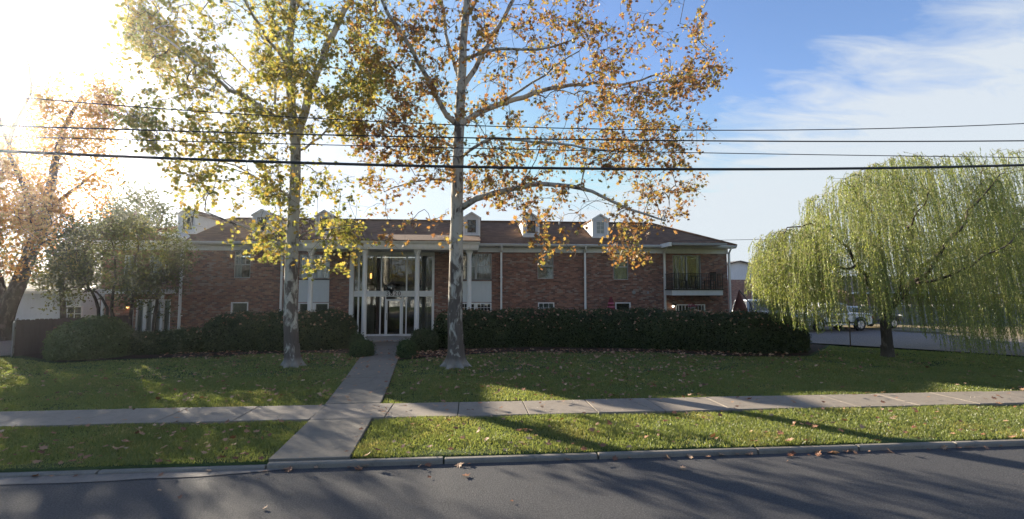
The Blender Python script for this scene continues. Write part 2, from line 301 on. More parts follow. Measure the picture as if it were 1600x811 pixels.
# ------------------------------------------------------------------ mesh helpers
class MB:
    def __init__(s): s.v = []; s.f = []; s.mi = []; s.sm = []
    def add(s, vs, fs, mi=0, sm=False):
        o = len(s.v); s.v += [tuple(v) for v in vs]; s.f += [tuple(i+o for i in f) for f in fs]; s.mi += [mi]*len(fs); s.sm += [sm]*len(fs); return s
    def box(s, x0, x1, y0, y1, z0, z1, mi=0):
        if x0 > x1: x0, x1 = x1, x0
        if y0 > y1: y0, y1 = y1, y0
        if z0 > z1: z0, z1 = z1, z0
        return s.add([(x0,y0,z0),(x1,y0,z0),(x1,y1,z0),(x0,y1,z0),(x0,y0,z1),(x1,y0,z1),(x1,y1,z1),(x0,y1,z1)],
                     [(0,3,2,1),(4,5,6,7),(0,1,5,4),(1,2,6,5),(2,3,7,6),(3,0,4,7)], mi)
    def prism(s, pts, y0, y1, mi=0):        # polygon in (x,z) extruded along y
        n = len(pts); vs = [(p[0], y0, p[1]) for p in pts]+[(p[0], y1, p[1]) for p in pts]
        return s.add(vs, [tuple(range(n)), tuple(range(2*n-1, n-1, -1))]+[(i, i+n, (i+1) % n+n, (i+1) % n) for i in range(n)], mi)
    def prismz(s, pts, z0, z1, mi=0):       # polygon in (x,y) extruded along z
        n = len(pts); vs = [(p[0], p[1], z0) for p in pts]+[(p[0], p[1], z1) for p in pts]
        return s.add(vs, [tuple(range(n-1, -1, -1)), tuple(range(n, 2*n))]+[(i, (i+1) % n, (i+1) % n+n, i+n) for i in range(n)], mi)
    def prismx(s, pts, x0, x1, mi=0):       # polygon in (y,z) extruded along x
        n = len(pts); vs = [(x0, p[0], p[1]) for p in pts]+[(x1, p[0], p[1]) for p in pts]
        return s.add(vs, [tuple(range(n-1, -1, -1)), tuple(range(n, 2*n))]+[(i, (i+1) % n, (i+1) % n+n, i+n) for i in range(n)], mi)
    def tube(s, pts, rad, n=6, mi=0, cap=True):
        pts = [Vector(p) for p in pts]; rings = []; m = len(pts)
        rs = rad if isinstance(rad, (list, tuple)) else [rad]*m
        ref = Vector((0.13, 0.21, 0.97)); vs = []
        for i, p in enumerate(pts):
            t = (pts[min(i+1, m-1)]-pts[max(i-1, 0)])
            if t.length < 1e-9: t = Vector((0, 0, 1))
            t.normalize()
            if abs(t.dot(ref)) > 0.95: ref = Vector((0.97, 0.13, 0.21))
            a = t.cross(ref).normalized(); b = t.cross(a); ref = a.cross(t)*-1 if False else ref
            for j in range(n):
                an = 2*math.pi*j/n; vs.append(p+(a*math.cos(an)+b*math.sin(an))*rs[i])
        fs = [(i*n+j, i*n+(j+1) % n, (i+1)*n+(j+1) % n, (i+1)*n+j) for i in range(m-1) for j in range(n)]
        s.add(vs, fs, mi, True)
        if cap:
            o = len(s.v)-m*n; s.f += [tuple(o+j for j in range(n))[::-1], tuple(o+(m-1)*n+j for j in range(n))]; s.mi += [mi]*2; s.sm += [False]*2
        return s
    def lathe(s, c, prof, n=16, mi=0, axis='z'):
        vs = []
        for r, h in prof:
            for j in range(n):
                an = 2*math.pi*j/n; a, b = r*math.cos(an), r*math.sin(an)
                vs.append((c[0]+a, c[1]+b, c[2]+h) if axis == 'z' else (c[0]+a, c[1]+h, c[2]+b))
        m = len(prof); fs = [(i*n+j, i*n+(j+1) % n, (i+1)*n+(j+1) % n, (i+1)*n+j) for i in range(m-1) for j in range(n)]
        s.add(vs, fs, mi, True)
        o = len(s.v)-m*n; s.f += [tuple(o+j for j in range(n))[::-1], tuple(o+(m-1)*n+j for j in range(n))]; s.mi += [mi]*2; s.sm += [False]*2
        return s
    def build(s, name, mats, parent=None, loc=None, bevel=0):
        me = bpy.data.meshes.new(name); vs = s.v
        if loc is not None: vs = [(v[0]-loc[0], v[1]-loc[1], v[2]-loc[2]) for v in vs]
        me.from_pydata(vs, [], s.f)
        if isinstance(mats, str): mats = [mats]
        for m in mats: me.materials.append(MATS[m])
        me.polygons.foreach_set('material_index', s.mi); me.polygons.foreach_set('use_smooth', s.sm); me.update()
        import bmesh
        b = bmesh.new(); b.from_mesh(me); bmesh.ops.recalc_face_normals(b, faces=b.faces); b.to_mesh(me); b.free()
        o = bpy.data.objects.new(name, me); col.objects.link(o)
        if loc is not None and parent is None: o.location = loc
        if parent is not None:
            o.parent = parent; pl = Vector((0, 0, 0)); q = parent
            if loc is None:
                while q is not None: pl += Vector(q.location); q = q.parent
                o.location = -pl
            else:
                while q is not None: pl += Vector(q.location); q = q.parent
                o.location = Vector(loc)-pl
        if bevel:
            md = o.modifiers.new('bevel', 'BEVEL'); md.width = bevel; md.segments = 2; md.limit_method = 'ANGLE'
        return o
def npmesh(name, V, F, mat, parent=None, smooth=False):     # V (n,3), F list of (m,k) arrays with the same k
    me = bpy.data.meshes.new(name); V = np.ascontiguousarray(V, dtype=np.float32); F = np.ascontiguousarray(F, dtype=np.int32)
    me.vertices.add(len(V)); me.vertices.foreach_set('co', V.ravel()); k = F.shape[1]
    me.loops.add(F.size); me.loops.foreach_set('vertex_index', F.ravel())
    me.polygons.add(len(F)); me.polygons.foreach_set('loop_start', np.arange(0, F.size, k, dtype=np.int32)); 
    me.polygons.foreach_set('use_smooth', np.full(len(F), smooth))
    me.update(calc_edges=True); me.validate()
    me.materials.append(MATS[mat]); o = bpy.data.objects.new(name, me); col.objects.link(o)
    if parent is not None: o.parent = parent; o.location = -Vector(parent.location)
    return o
def tag(o, label=None, cat=None, group=None, kind=None):
    if label: o['label'] = label
    if cat: o['category'] = cat
    if group: o['group'] = group
    if kind: o['kind'] = kind
    return o
def empty(name, loc, label, cat, group=None):
    o = bpy.data.objects.new(name, None); col.objects.link(o); o.location = loc; o.empty_display_size = 0.3
    return tag(o, label, cat, group)

# leaf templates: flat outlines in (u,v), fan from centre
def fan(outline):
    V = np.array([(0, 0, 0)]+[(x, y, z) for x, y, z in outline], float); n = len(outline)
    return V, np.array([(0, i+1, (i+1) % n+1) for i in range(n)])
syc = []
for ang, r, z in [(-90, .42, 0), (-50, .62, .10), (-25, .45, .02), (5, 1.0, .16), (32, .5, .02), (62, .95, .05), (78, .55, -.02), (90, 1.1, -.12), (102, .55, -.02), (118, .95, .05), (148, .5, .02), (175, 1.0, .16), (205, .45, .02), (230, .62, .1)]:
    syc.append((r*math.cos(R(ang)), r*math.sin(R(ang)), z))
SYC = fan(syc)
SMALL = (np.array([(0, -1, 0), (.5, 0, .12), (0, 1, 0), (-.5, 0, .12)], float), np.array([(0, 1, 2), (0, 2, 3)]))
def scatter(T, C, S, N=None, updir=None, jitter=1.0):
    """copies of template T at centres C with sizes S, normals roughly N"""
    Vt, Ft = T; n = len(C)
    nr = RNG.normal(size=(n, 3))
    if N is not None: nr = N+nr*jitter
    nr /= np.linalg.norm(nr, axis=1, keepdims=True)+1e-9
    up_ = RNG.normal(size=(n, 3)) if updir is None else updir+RNG.normal(size=(n, 3))*0.35
    a = np.cross(up_, nr); a /= np.linalg.norm(a, axis=1, keepdims=True)+1e-9; b = np.cross(nr, a)
    V = C[:, None, :]+S[:, None, None]*(Vt[None, :, 0:1]*a[:, None, :]+Vt[None, :, 1:2]*b[:, None, :]+Vt[None, :, 2:3]*nr[:, None, :])
    F = (Ft[None]+(np.arange(n)*len(Vt))[:, None, None]).reshape(-1, 3)
    return V.reshape(-1, 3), F
def inpoly(px, py, poly):
    c = False; n = len(poly)
    for i in range(n):
        x1, y1 = poly[i]; x2, y2 = poly[(i+1) % n]
        if (y1 > py) != (y2 > py) and px < (x2-x1)*(py-y1)/(y2-y1)+x1: c = not c
    return c

# ------------------------------------------------------------------ tree builder
class Skeleton:
    def __init__(s): s.p = []; s.par = []; s.r = []; s.chains = []
    def limb(s, pts, r0, r1, parent=None, step=0.35, wob=0.03):
        """polyline through pts, subdivided with a Catmull-like smoothing"""
        P = [Vector(p) for p in pts]; L = []
        n = len(P)
        for i in range(n-1):
            a, b, c, d = P[max(i-1, 0)], P[i], P[i+1], P[min(i+2, n-1)]
            k = max(1, int((c-b).length/step))
            for j in range(k):
                t = j/k; L.append(0.5*((2*b)+(c-a)*t+(2*a-5*b+4*c-d)*t*t+(3*b-a-3*c+d)*t**3))
        L.append(P[-1]); m = len(L); idx = []
        for i, q in enumerate(L):
            if 0 < i < m-1 and wob: q = q+Vector(RNG.normal(size=3)*wob)
            s.p.append(q); s.par.append(idx[-1] if idx else (parent if parent is not None else -1)); s.r.append(r0+(r1-r0)*(i/(m-1)) if m > 1 else r0); idx.append(len(s.p)-1)
        s.chains.append((list(idx), True)); return idx
    def near(s, q):
        A = np.array(s.p); return int(np.argmin(((A-np.array(q))**2).sum(1)))
    def grow(s, targets, droop=0.25, base_bias=None, maxlen=99):
        A = np.array(s.p, float); T = np.array(targets, float)
        d = np.sqrt(((T[:, None, :]-A[None])**2).sum(2)).min(1); order = np.argsort(d)
        buf = np.zeros((len(A)+len(T)*5, 3)); buf[:len(A)] = A; cnt = len(A)
        for q in T[order]:
            dd = np.sqrt(((buf[:cnt]-q)**2).sum(1)); 
            up_pen = np.maximum(0, buf[:cnt, 2]-q[2])*0.25
            i = int(np.argmin(dd+up_pen)); a = buf[i]; L = dd[i]
            if L > maxlen: continue
            m = 4; idx = [i]
            side = RNG.normal(size=3)*0.10*L
            for k_ in range(1, m+1):
                t = k_/m; w = math.sin(math.pi*t); q2 = a*(1-t)+q*t+side*w+np.array([0, 0, droop*L*w*0.5])
                buf[cnt] = q2; s.p.append(Vector(q2)); s.par.append(idx[-1]); s.r.append(0); idx.append(cnt); cnt += 1
            s.chains.append((idx, False))
    def finish(s, tip=0.006, expo=0.46):
        n = len(s.p); cntd = [0]*n; haschild = [False]*n
        for i in range(n):
            if s.par[i] >= 0: haschild[s.par[i]] = True
        for i in range(n):
            if not haschild[i]: cntd[i] = 1
        for i in range(n-1, -1, -1):
            if s.par[i] >= 0: cntd[s.par[i]] += cntd[i]
        for i in range(n):
            if s.r[i] == 0: s.r[i] = tip*max(1, cntd[i])**expo
    def mesh(s, mbig, msmall=None, rcut=0.02):
        for idx, main in s.chains:
            rs = [s.r[i] for i in idx]
            if not main and len(rs) > 1: rs[0] = min(rs[0], rs[1]*1.15)
            b = mbig if (main or msmall is None or max(rs) > rcut) else msmall
            b.tube([s.p[i] for i in idx], rs, 10 if max(rs) > 0.12 else (6 if max(rs) > .04 else 4), cap=main)
def root_flare(mb, x, y, r, h=0.9, spread=2.0, lobes=6, seed=0):
    rg = random.Random(seed); ph = [6.283*i/lobes+rg.uniform(-.35, .35) for i in range(lobes)]; vs = []; n = 60; rows = 10
    for i in range(rows):
        t = i/(rows-1); z = -0.08+h*t
        for j in range(n):
            a = 2*math.pi*j/n; lob = sum(max(0, math.cos(a-p))**22 for p in ph)
            k_ = (1-t)**3.6
            rr = r*(1+0.10*(1-t)+ (spread*0.55*min(lob, 1.5)+0.02)*k_ + 0.04*math.sin(5*a+z*3))
            vs.append((x+rr*math.cos(a), y+rr*math.sin(a), z))
    fs = [(i*n+j, i*n+(j+1) % n, (i+1)*n+(j+1) % n, (i+1)*n+j) for i in range(rows-1) for j in range(n)]
    mb.add(vs, fs, 0, True)

# ================================================================== GROUND
KY = 7.28                                          # front of the kerb
def sheet(name, pts, z, mat, thick=None):
    b = MB()
    if thick: b.prismz(pts, z-thick, z)
    else: b.add([(p[0], p[1], z) for p in pts], [tuple(range(len(pts)))])
    o = b.build(name, mat); tag(o, kind='structure'); return o
sheet('ground', [(-900, -900), (900, -900), (900, 1500), (-900, 1500)], -0.30, 'dry_grass')
sheet('road', [(-400, -5.2), (400, -5.2), (400, KY), (-400, KY)], -0.075, 'asphalt')
# lawn as one gently uneven sheet
def lawn():
    ys0 = 0; xs = np.concatenate([np.linspace(-300, -40, 14)[:-1], np.linspace(-40, 45, 171), np.linspace(45, 300, 14)[1:]])
    ys = np.concatenate([np.linspace(KY+0.10, 30, 100), np.linspace(30, 400, 20)[1:]]); ys = np.concatenate([[ys[0]-.004], ys])
    X, Y = np.meshgrid(xs, ys); Z = 0.018*np.sin(X*0.9+1)*np.sin(Y*0.7)+0.012*np.sin(X*2.3+Y*1.7)-0.02
    Z[1:3] = -0.012; Z[0] = -0.25; V = np.stack([X, Y, Z], -1).reshape(-1, 3); w = len(xs)
    I = np.arange(len(V)).reshape(X.shape); F = np.stack([I[:-1, :-1], I[:-1, 1:], I[1:, 1:], I[1:, :-1]], -1).reshape(-1, 4)
    return tag(npmesh('lawn', V, F, 'lawn', smooth=True), kind='structure')
lawn()
sheet('far_verge', [(-400, -400), (400, -400), (400, -5.45), (-400, -5.45)], -0.02, 'lawn')
b = MB(); b.box(-400, 400, -5.45, -5.2, -0.25, 0.0); tag(b.build('far_kerb', 'kerb_concrete', bevel=0.02), kind='structure')
# kerb in cast lengths with open joints, slightly out of line; drops at the front walk
walk_l0, walk_r0 = gnd(425, 716).x, gnd(549, 713).x
b = MB(); x = -60.0; rg = random.Random(3)
while x < 60:
    L = rg.uniform(1.7, 2.6); e = min(x+L, 60)
    dz = rg.uniform(-0.012, 0.008); dy = rg.uniform(-0.015, 0.015); top = dz
    if e > walk_l0+0.1 and x < walk_r0-0.1: top = 0.004
    if x < -4.5: top -= 0.012+rg.uniform(0, 0.03)
    b.prismx([(KY+dy, -0.2), (KY+dy+0.015, top-0.02), (KY+dy+0.04, top), (KY+0.12, top), (KY+0.12, -0.2)], x+0.012, e-0.012)
    x = e
tag(b.build('kerb', 'kerb_concrete', bevel=0.012), kind='structure')
b = MB(); xs_ = np.linspace(-60, -2.6, 160); rg2 = random.Random(8); vs_ = []
for x_ in xs_: vs_ += [(x_, KY+.01, -.066), (x_, KY-.30-.05*math.sin(x_*1.3)-rg2.uniform(0, .04)*min(1, (-2.6-x_))+.30*max(0, 1-(-2.6-x_)/3.0), -.066)]
b.add(vs_, [(2*i, 2*i+1, 2*i+3, 2*i+2) for i in range(len(xs_)-1)]); tag(b.build('gutter_pan', 'gutter_concrete'), kind='structure')
# public sidewalk slabs
SW0, SW1 = 9.62, 10.78
b = MB(); x = -40.0
while x < 60:
    e = x+1.42
    dz = rg.uniform(-0.006, 0.006)
    b.box(x+0.008, e-0.008, SW0, SW1, -0.10, 0.028+dz); x = e
tag(b.build('sidewalk', 'concrete', bevel=0.008), kind='structure')
# front walk from kerb to step, flares at the kerb
wl_ = [gnd(425, 716), gnd(503, 640), gnd(538, 594), gnd(575, 541), gnd(586, 536)]
wr_ = [gnd(549, 713), gnd(596, 629), gnd(608, 600), gnd(624, 555), gnd(629, 536)]
def inter(L, y):
    for a, c in zip(L, L[1:]):
        if a.y <= y <= c.y: return a.x+(c.x-a.x)*(y-a.y)/(c.y-a.y)
    return L[0].x if y < L[0].y else L[-1].x
b = MB(); y = KY+0.21
ys = [KY+0.125, 9.55, 10.85, 12.4, 14.0, 15.6, 17.2, 18.8, 20.4, 22.0, 23.45]
for y0, y1 in zip(ys, ys[1:]):
    z = 0.033 + random.uniform(-.004, .004)
    b.prismz([(inter(wl_, y0), y0+.008), (inter(wr_, y0), y0+.008), (inter(wr_, y1), y1-.008), (inter(wl_, y1), y1-.008)], -0.12, z)
tag(b.build('front_walk', 'walk_concrete', bevel=0.008), kind='structure')
# side street running off to the right, behind the willow
sr = [gnd(1790, 567), gnd(1600, 557), gnd(1430, 546), gnd(1275, 537), Vector((gnd(1275, 537).x-1.0, 27, 0)), Vector((17.5, 60, 0)), Vector((19, 140, 0))]
sr2 = [Vector((31, 140, 0)), Vector((28.5, 60, 0)), gnd(1300, 511), gnd(1396, 518.5), gnd(1478, 523), gnd(1600, 531), gnd(1850, 545)]
sheet('side_street', [(p.x, p.y) for p in sr+sr2], 0.022, 'side_asphalt')
sheet('dry_verge', [(p.x, p.y) for p in [gnd(1300, 510.5), gnd(1396, 518), gnd(1478, 522.5), gnd(1600, 530.5), gnd(1850, 544), Vector((120, 30, 0)), Vector((120, 120, 0)), Vector((29.0, 120, 0))]], 0.03, 'dry_grass')
b = MB(); P = [gnd(1396, 518.2), gnd(1478, 522.8), gnd(1600, 530.8), gnd(1850, 544.5)]
for p, q in zip(P, P[1:]):
    d = (q-p).normalized(); n_ = Vector((-d.y, d.x, 0))*0.16
    if n_.y < 0: n_ = -n_
    b.prismz([(p.x, p.y), (q.x, q.y), (q.x+n_.x, q.y+n_.y), (p.x+n_.x, p.y+n_.y)], 0, 0.13)
tag(b.build('side_street_kerb', 'kerb_concrete', bevel=0.01), kind='structure')
sheet('driveway', [(gnd(16, 556).x, gnd(16, 556).y), (gnd(-160, 565).x, gnd(-160, 565).y), (-60, 26), (-32, 34), (gnd(22, 530).x, gnd(22, 530).y)], 0.026, 'side_asphalt')
# mulch beds under the hedges
def mbed(name, pts): 
    return tag(sheet(name, pts, 0.012, 'mulch'), kind='structure')
mbed('planting_bed', [(p.x, p.y) for p in [gnd(620, 562), gnd(700, 556), gnd(800, 549), gnd(1000, 549), gnd(1150, 556), gnd(1262, 556), gnd(1292, 540)]]+[(15.5, 25.6), (gnd(632, 536).x+.1, 25.6)])
mbed('planting_bed', [(p.x, p.y) for p in [gnd(30, 555), gnd(90, 566), gnd(200, 561), gnd(330, 556), gnd(440, 551), gnd(572, 551)]]+[(gnd(582, 536).x-.1, 25.6), (-18, 25.6)])

# ================================================================== APARTMENT BUILDING
YF = 25.7
def fx(px): return at(px, 450, YF).x
def fz(px, py): return at(px, py, YF).z
XL, XR = at(285, 450, YF).x-3.9, at(1137, 450, YF).x
bld = empty('apartment_building', (fx(612), YF, 0), 'two storey red brick apartment building with brown hipped roof, dormers and white columned portico', 'building')
WALLT = 4.60
openings = []
def rect(px0, px1, py0, py1):
    xm = (px0+px1)/2; return (fx(px0), fx(px1), fz(xm, py1), fz(xm, py0))
# (px0,px1,py0,py1, style)
wins = [
 (364.5, 390, 392, 434.5, 'sash_drape'), (362, 389, 472, 492, 'awning'),
 (467, 514.5, 398, 435, 'pair_lace'), (467, 514.5, 473, 494, 'awning2'),
 (719, 768, 396, 437, 'pair_curtain'), (719, 768, 473, 496, 'grid2'),
 (840, 865, 396, 435.5, 'sash_lace'), (840.5, 866, 472.5, 490, 'grid'),
 (959, 982, 397, 437, 'sash_lace'), (961, 985, 472.5, 490, 'single'),
 (1052, 1096, 399, 452, 'slider'), (1055, 1101, 475.5, 492, 'bars'),
]
LOB = (fx(548), fx(678), 0.10, 4.56)
ops = [LOB]+[rect(*w[:4]) for w in wins]
pn1 = rect(467, 514.5, 437.5, 472); pn2 = rect(719, 768, 438, 472)     # white panels between the floors
ops += []
# side wing openings (hidden in the trees)
wing = [(fx(232), fx(258), 2.9, 4.3), (fx(192), fx(212), 2.9, 4.3), (fx(214), fx(268), 0.2, 2.05)]
ops_all = ops+wing
def wall_front(mb, x0, x1, z0, z1, Y, T, holes, mi=0):
    xs = sorted({x0, x1}|{v for h in holes for v in h[:2]}); zs = sorted({z0, z1}|{v for h in holes for v in h[2:]})
    for a, b_ in zip(xs, xs[1:]):
        for c, d in zip(zs, zs[1:]):
            mx, mz = (a+b_)/2, (c+d)/2
            if any(h[0] < mx < h[1] and h[2] < mz < h[3] for h in holes): continue
            if mz < z0 or mz > z1 or mx < x0 or mx > x1: continue
            mb.add([(a, Y, c), (b_, Y, c), (b_, Y, d), (a, Y, d)], [(0, 1, 2, 3)], mi)
    for h in holes:
        a, b_, c, d = h; q = [(a, c), (b_, c), (b_, d), (a, d)]
        for i in range(4):
            p, r_ = q[i], q[(i+1) % 4]
            mb.add([(p[0], Y, p[1]), (r_[0], Y, r_[1]), (r_[0], Y+T, r_[1]), (p[0], Y+T, p[1])], [(0, 1, 2, 3)], mi)
YB = 35.2
b = MB(); wall_front(b, XL, XR, 0, WALLT, YF, 0.14, ops_all)
b.add([(XR, YF, 0), (XR, YB, 0), (XR, YB, WALLT), (XR, YF, WALLT)], [(0, 1, 2, 3)]); b.add([(XL, YF, 0), (XL, YB, 0), (XL, YB, WALLT), (XL, YF, WALLT)], [(0, 1, 2, 3)])
b.add([(XL, YB, 0), (XR, YB, 0), (XR, YB, WALLT), (XL, YB, WALLT)], [(0, 1, 2, 3)])
# soldier course sills below the upper windows
b.build('wall', 'old_brick', bld)
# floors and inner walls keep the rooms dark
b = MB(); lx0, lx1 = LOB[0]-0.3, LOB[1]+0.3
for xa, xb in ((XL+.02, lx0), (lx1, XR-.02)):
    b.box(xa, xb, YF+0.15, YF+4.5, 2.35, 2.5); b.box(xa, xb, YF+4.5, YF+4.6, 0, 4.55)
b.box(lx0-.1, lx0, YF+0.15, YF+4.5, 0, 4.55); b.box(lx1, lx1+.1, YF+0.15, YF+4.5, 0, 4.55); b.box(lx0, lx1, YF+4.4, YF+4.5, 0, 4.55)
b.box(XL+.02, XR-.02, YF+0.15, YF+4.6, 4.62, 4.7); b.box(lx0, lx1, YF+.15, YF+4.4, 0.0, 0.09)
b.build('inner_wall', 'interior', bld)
# frieze and gutter
PX0, PX1 = at(474, 385, 23.6).x, at(747, 385, 23.6).x        # portico extent
EY, EZ, SL = 25.25, 5.0, 0.385; RY = 30.15; RZ = EZ+SL*(RY-EY)
b = MB()
b.box(XL, PX0, YF-0.05, YF+0.1, WALLT-0.02, 4.86); b.box(XL, PX0, YF-0.075, YF-0.05, WALLT-0.02, WALLT+0.07); b.build('frieze', 'trim_paint', bld); b = MB()
b.box(PX1, XR+0.05, YF-0.05, YF+0.1, WALLT-0.02, 4.86); b.box(PX1, XR+0.05, YF-0.075, YF-0.05, WALLT-0.02, WALLT+.07)
b.box(XR-0.0, XR+0.05, YF+.1, YB, WALLT-0.02, 4.86)
b.build('frieze', 'trim_paint', bld)
b = MB()
for xa, xb in ((XL-0.3, PX0-0.02), (PX1+0.02, XR+0.33)):
    b = MB()
    b.prismx([(EY+0.05, 4.86), (EY-0.02, 4.9), (EY-0.06, 4.99), (EY-0.05, 5.01), (EY+0.08, 5.01), (EY+0.08, 4.9), (YF-.052, 4.875), (YF-.052, 4.862)], xa, xb)
    b.build('gutter', 'trim_paint', bld)
# roof: hipped both ends
XR2, XL2 = XR+0.35, XL-0.3; RXR = at(1018, 357, RY).x; RXL = XL+4.2; BY = 2*RY-EY
def roofslab(faces, th=0.06):
    b = MB()
    for f in faces:
        n = len(f); b.add([Vector(p) for p in f]+[Vector(p)-Vector((0, 0, th)) for p in f], [tuple(range(n)), tuple(range(2*n-1, n-1, -1))]+[(i, (i+1) % n, (i+1) % n+n, i+n) for i in range(n)])
    return b
b = roofslab([[(XL2, EY-.03, EZ), (XR2, EY-.03, EZ), (RXR, RY, RZ), (RXL, RY, RZ)]]); rf = b.build('roof', 'shingle', bld)
b = roofslab([[(XR2, BY, EZ), (XL2, BY, EZ), (RXL, RY, RZ), (RXR, RY, RZ)], [(XR2, EY, EZ), (XR2, BY, EZ), (RXR, RY, RZ)], [(XL2, BY, EZ), (XL2, EY, EZ), (RXL, RY, RZ)]]); b.build('roof', 'shingle', bld)
b = MB()
for p in (((XR2, EY, EZ), (RXR, RY, RZ)), ((RXL, RY, RZ), (RXR, RY, RZ)), ((XL2, EY, EZ), (RXL, RY, RZ))):
    b.tube([Vector(p[0])+Vector((0, 0, .03)), Vector(p[1])+Vector((0, 0, .03))], 0.07, 6)
b.build('ridge_cap', 'shingle', bld)
b = MB(); 
for px in (874, 1005, 640): 
    b = MB()
    q = at(px, 352, 29.4); z = EZ+SL*(29.4-EY); b.lathe((q.x, 29.4, z-.05), [(.05, 0), (.05, .3), (.0, .3)], 8); b.build('vent_pipe', 'stone_grey', bld)

# dormers
def dormer(px, glass_mat='glass', dark=True):
    Yd = 26.6; c = at(px, 350, Yd).x; w = 0.47; zb = EZ+SL*(Yd-EY); ze = 6.62; zp = 6.93
    d = MB()
    # front with a window hole
    h = [(c-.24, c+.24, zb+.24, ze-.14)]
    wall_front(d, c-w, c+w, zb-.02, ze, Yd, 0.07, h)
    d.add([(c-w, Yd, ze), (c+w, Yd, ze), (c, Yd, zp)], [(0, 1, 2)])
    yb = EY+(ze-EZ)/SL; yp = EY+(zp-EZ)/SL; yp = min(yp, RY)
    o = d.build('dormer', 'siding', bld)
    for s_ in (-1, 1):
        q = MB(); q.add([(c+s_*w, Yd, zb-.05), (c+s_*w, Yd, ze), (c+s_*w, yb, ze)], [(0, 1, 2)]); q.add([(c+s_*(w-.03), Yd+.02, zb-.05), (c+s_*(w-.03), Yd+.02, ze), (c+s_*(w-.03), yb, ze)], [(0, 1, 2)])
        q.build('cheek', 'cheek_paint', o)
    r_ = roofslab([[(c-w-.07, Yd-.08, ze-.04), (c, Yd-.08, zp), (c, yp+.1, zp), (c-w-.07, yb+.1, ze-.04)], [(c+w+.07, Yd-.08, ze-.04), (c, Yd-.08, zp), (c, yp+.1, zp), (c+w+.07, yb+.1, ze-.04)]], 0.05)
    r_.build('roof', 'shingle', o)
    t = MB()
    for s_ in (-1, 1):
        a = Vector((c+s_*(w+.07), 0, ze-.04)); e = Vector((c, 0, zp))
        t.add([(a.x, Yd-.1, a.z-.07), (e.x, Yd-.1, e.z-.08), (e.x, Yd-.1, e.z+.01), (a.x, Yd-.1, a.z+.02), (a.x, Yd-.0, a.z-.07), (e.x, Yd-.0, e.z-.08), (e.x, Yd-.0, e.z+.01), (a.x, Yd-.0, a.z+.02)], [(0,1,2,3),(4,7,6,5),(0,4,5,1),(3,2,6,7),(0,3,7,4),(1,5,6,2)])
        t.box(c+s_*(w-.09), c+s_*(w+.012), Yd-.02, Yd-.002, zb, ze-.02)
    t.box(c-w+.09, c+w-.09, Yd-.03, Yd-.003, zb, zb+.12)
    t.build('trim', 'white_paint', o)
    a, b_, c0, d0 = h[0]; f = MB()
    for xx in (a, (a+b_)/2-.01, b_-.03): f.box(xx, xx+(.03 if xx != (a+b_)/2-.01 else .02), Yd+.01, Yd+.045, c0, d0)
    for i in range(4): zz = c0+(d0-.03-c0)*i/3; f.box(a+.03, b_-.03, Yd+.012, Yd+.043, zz, zz+(.03 if i in (0, 3) else .018))
    f.build('window_frame', 'dark_frame' if dark else 'trim_paint', o)
    p = MB(); p.box(a, b_, Yd+.05, Yd+.058, c0, d0); p.build('pane', 'car_glass' if dark else 'glass', o)
    if not dark:
        p = MB(); p.box(a, b_, Yd+.1, Yd+.11, c0, d0); p.build('blind', 'lace', o)
for px, dk in ((293, True), (409, True), (507, True), (737, True), (830, True), (938, False)): dormer(px, dark=dk)

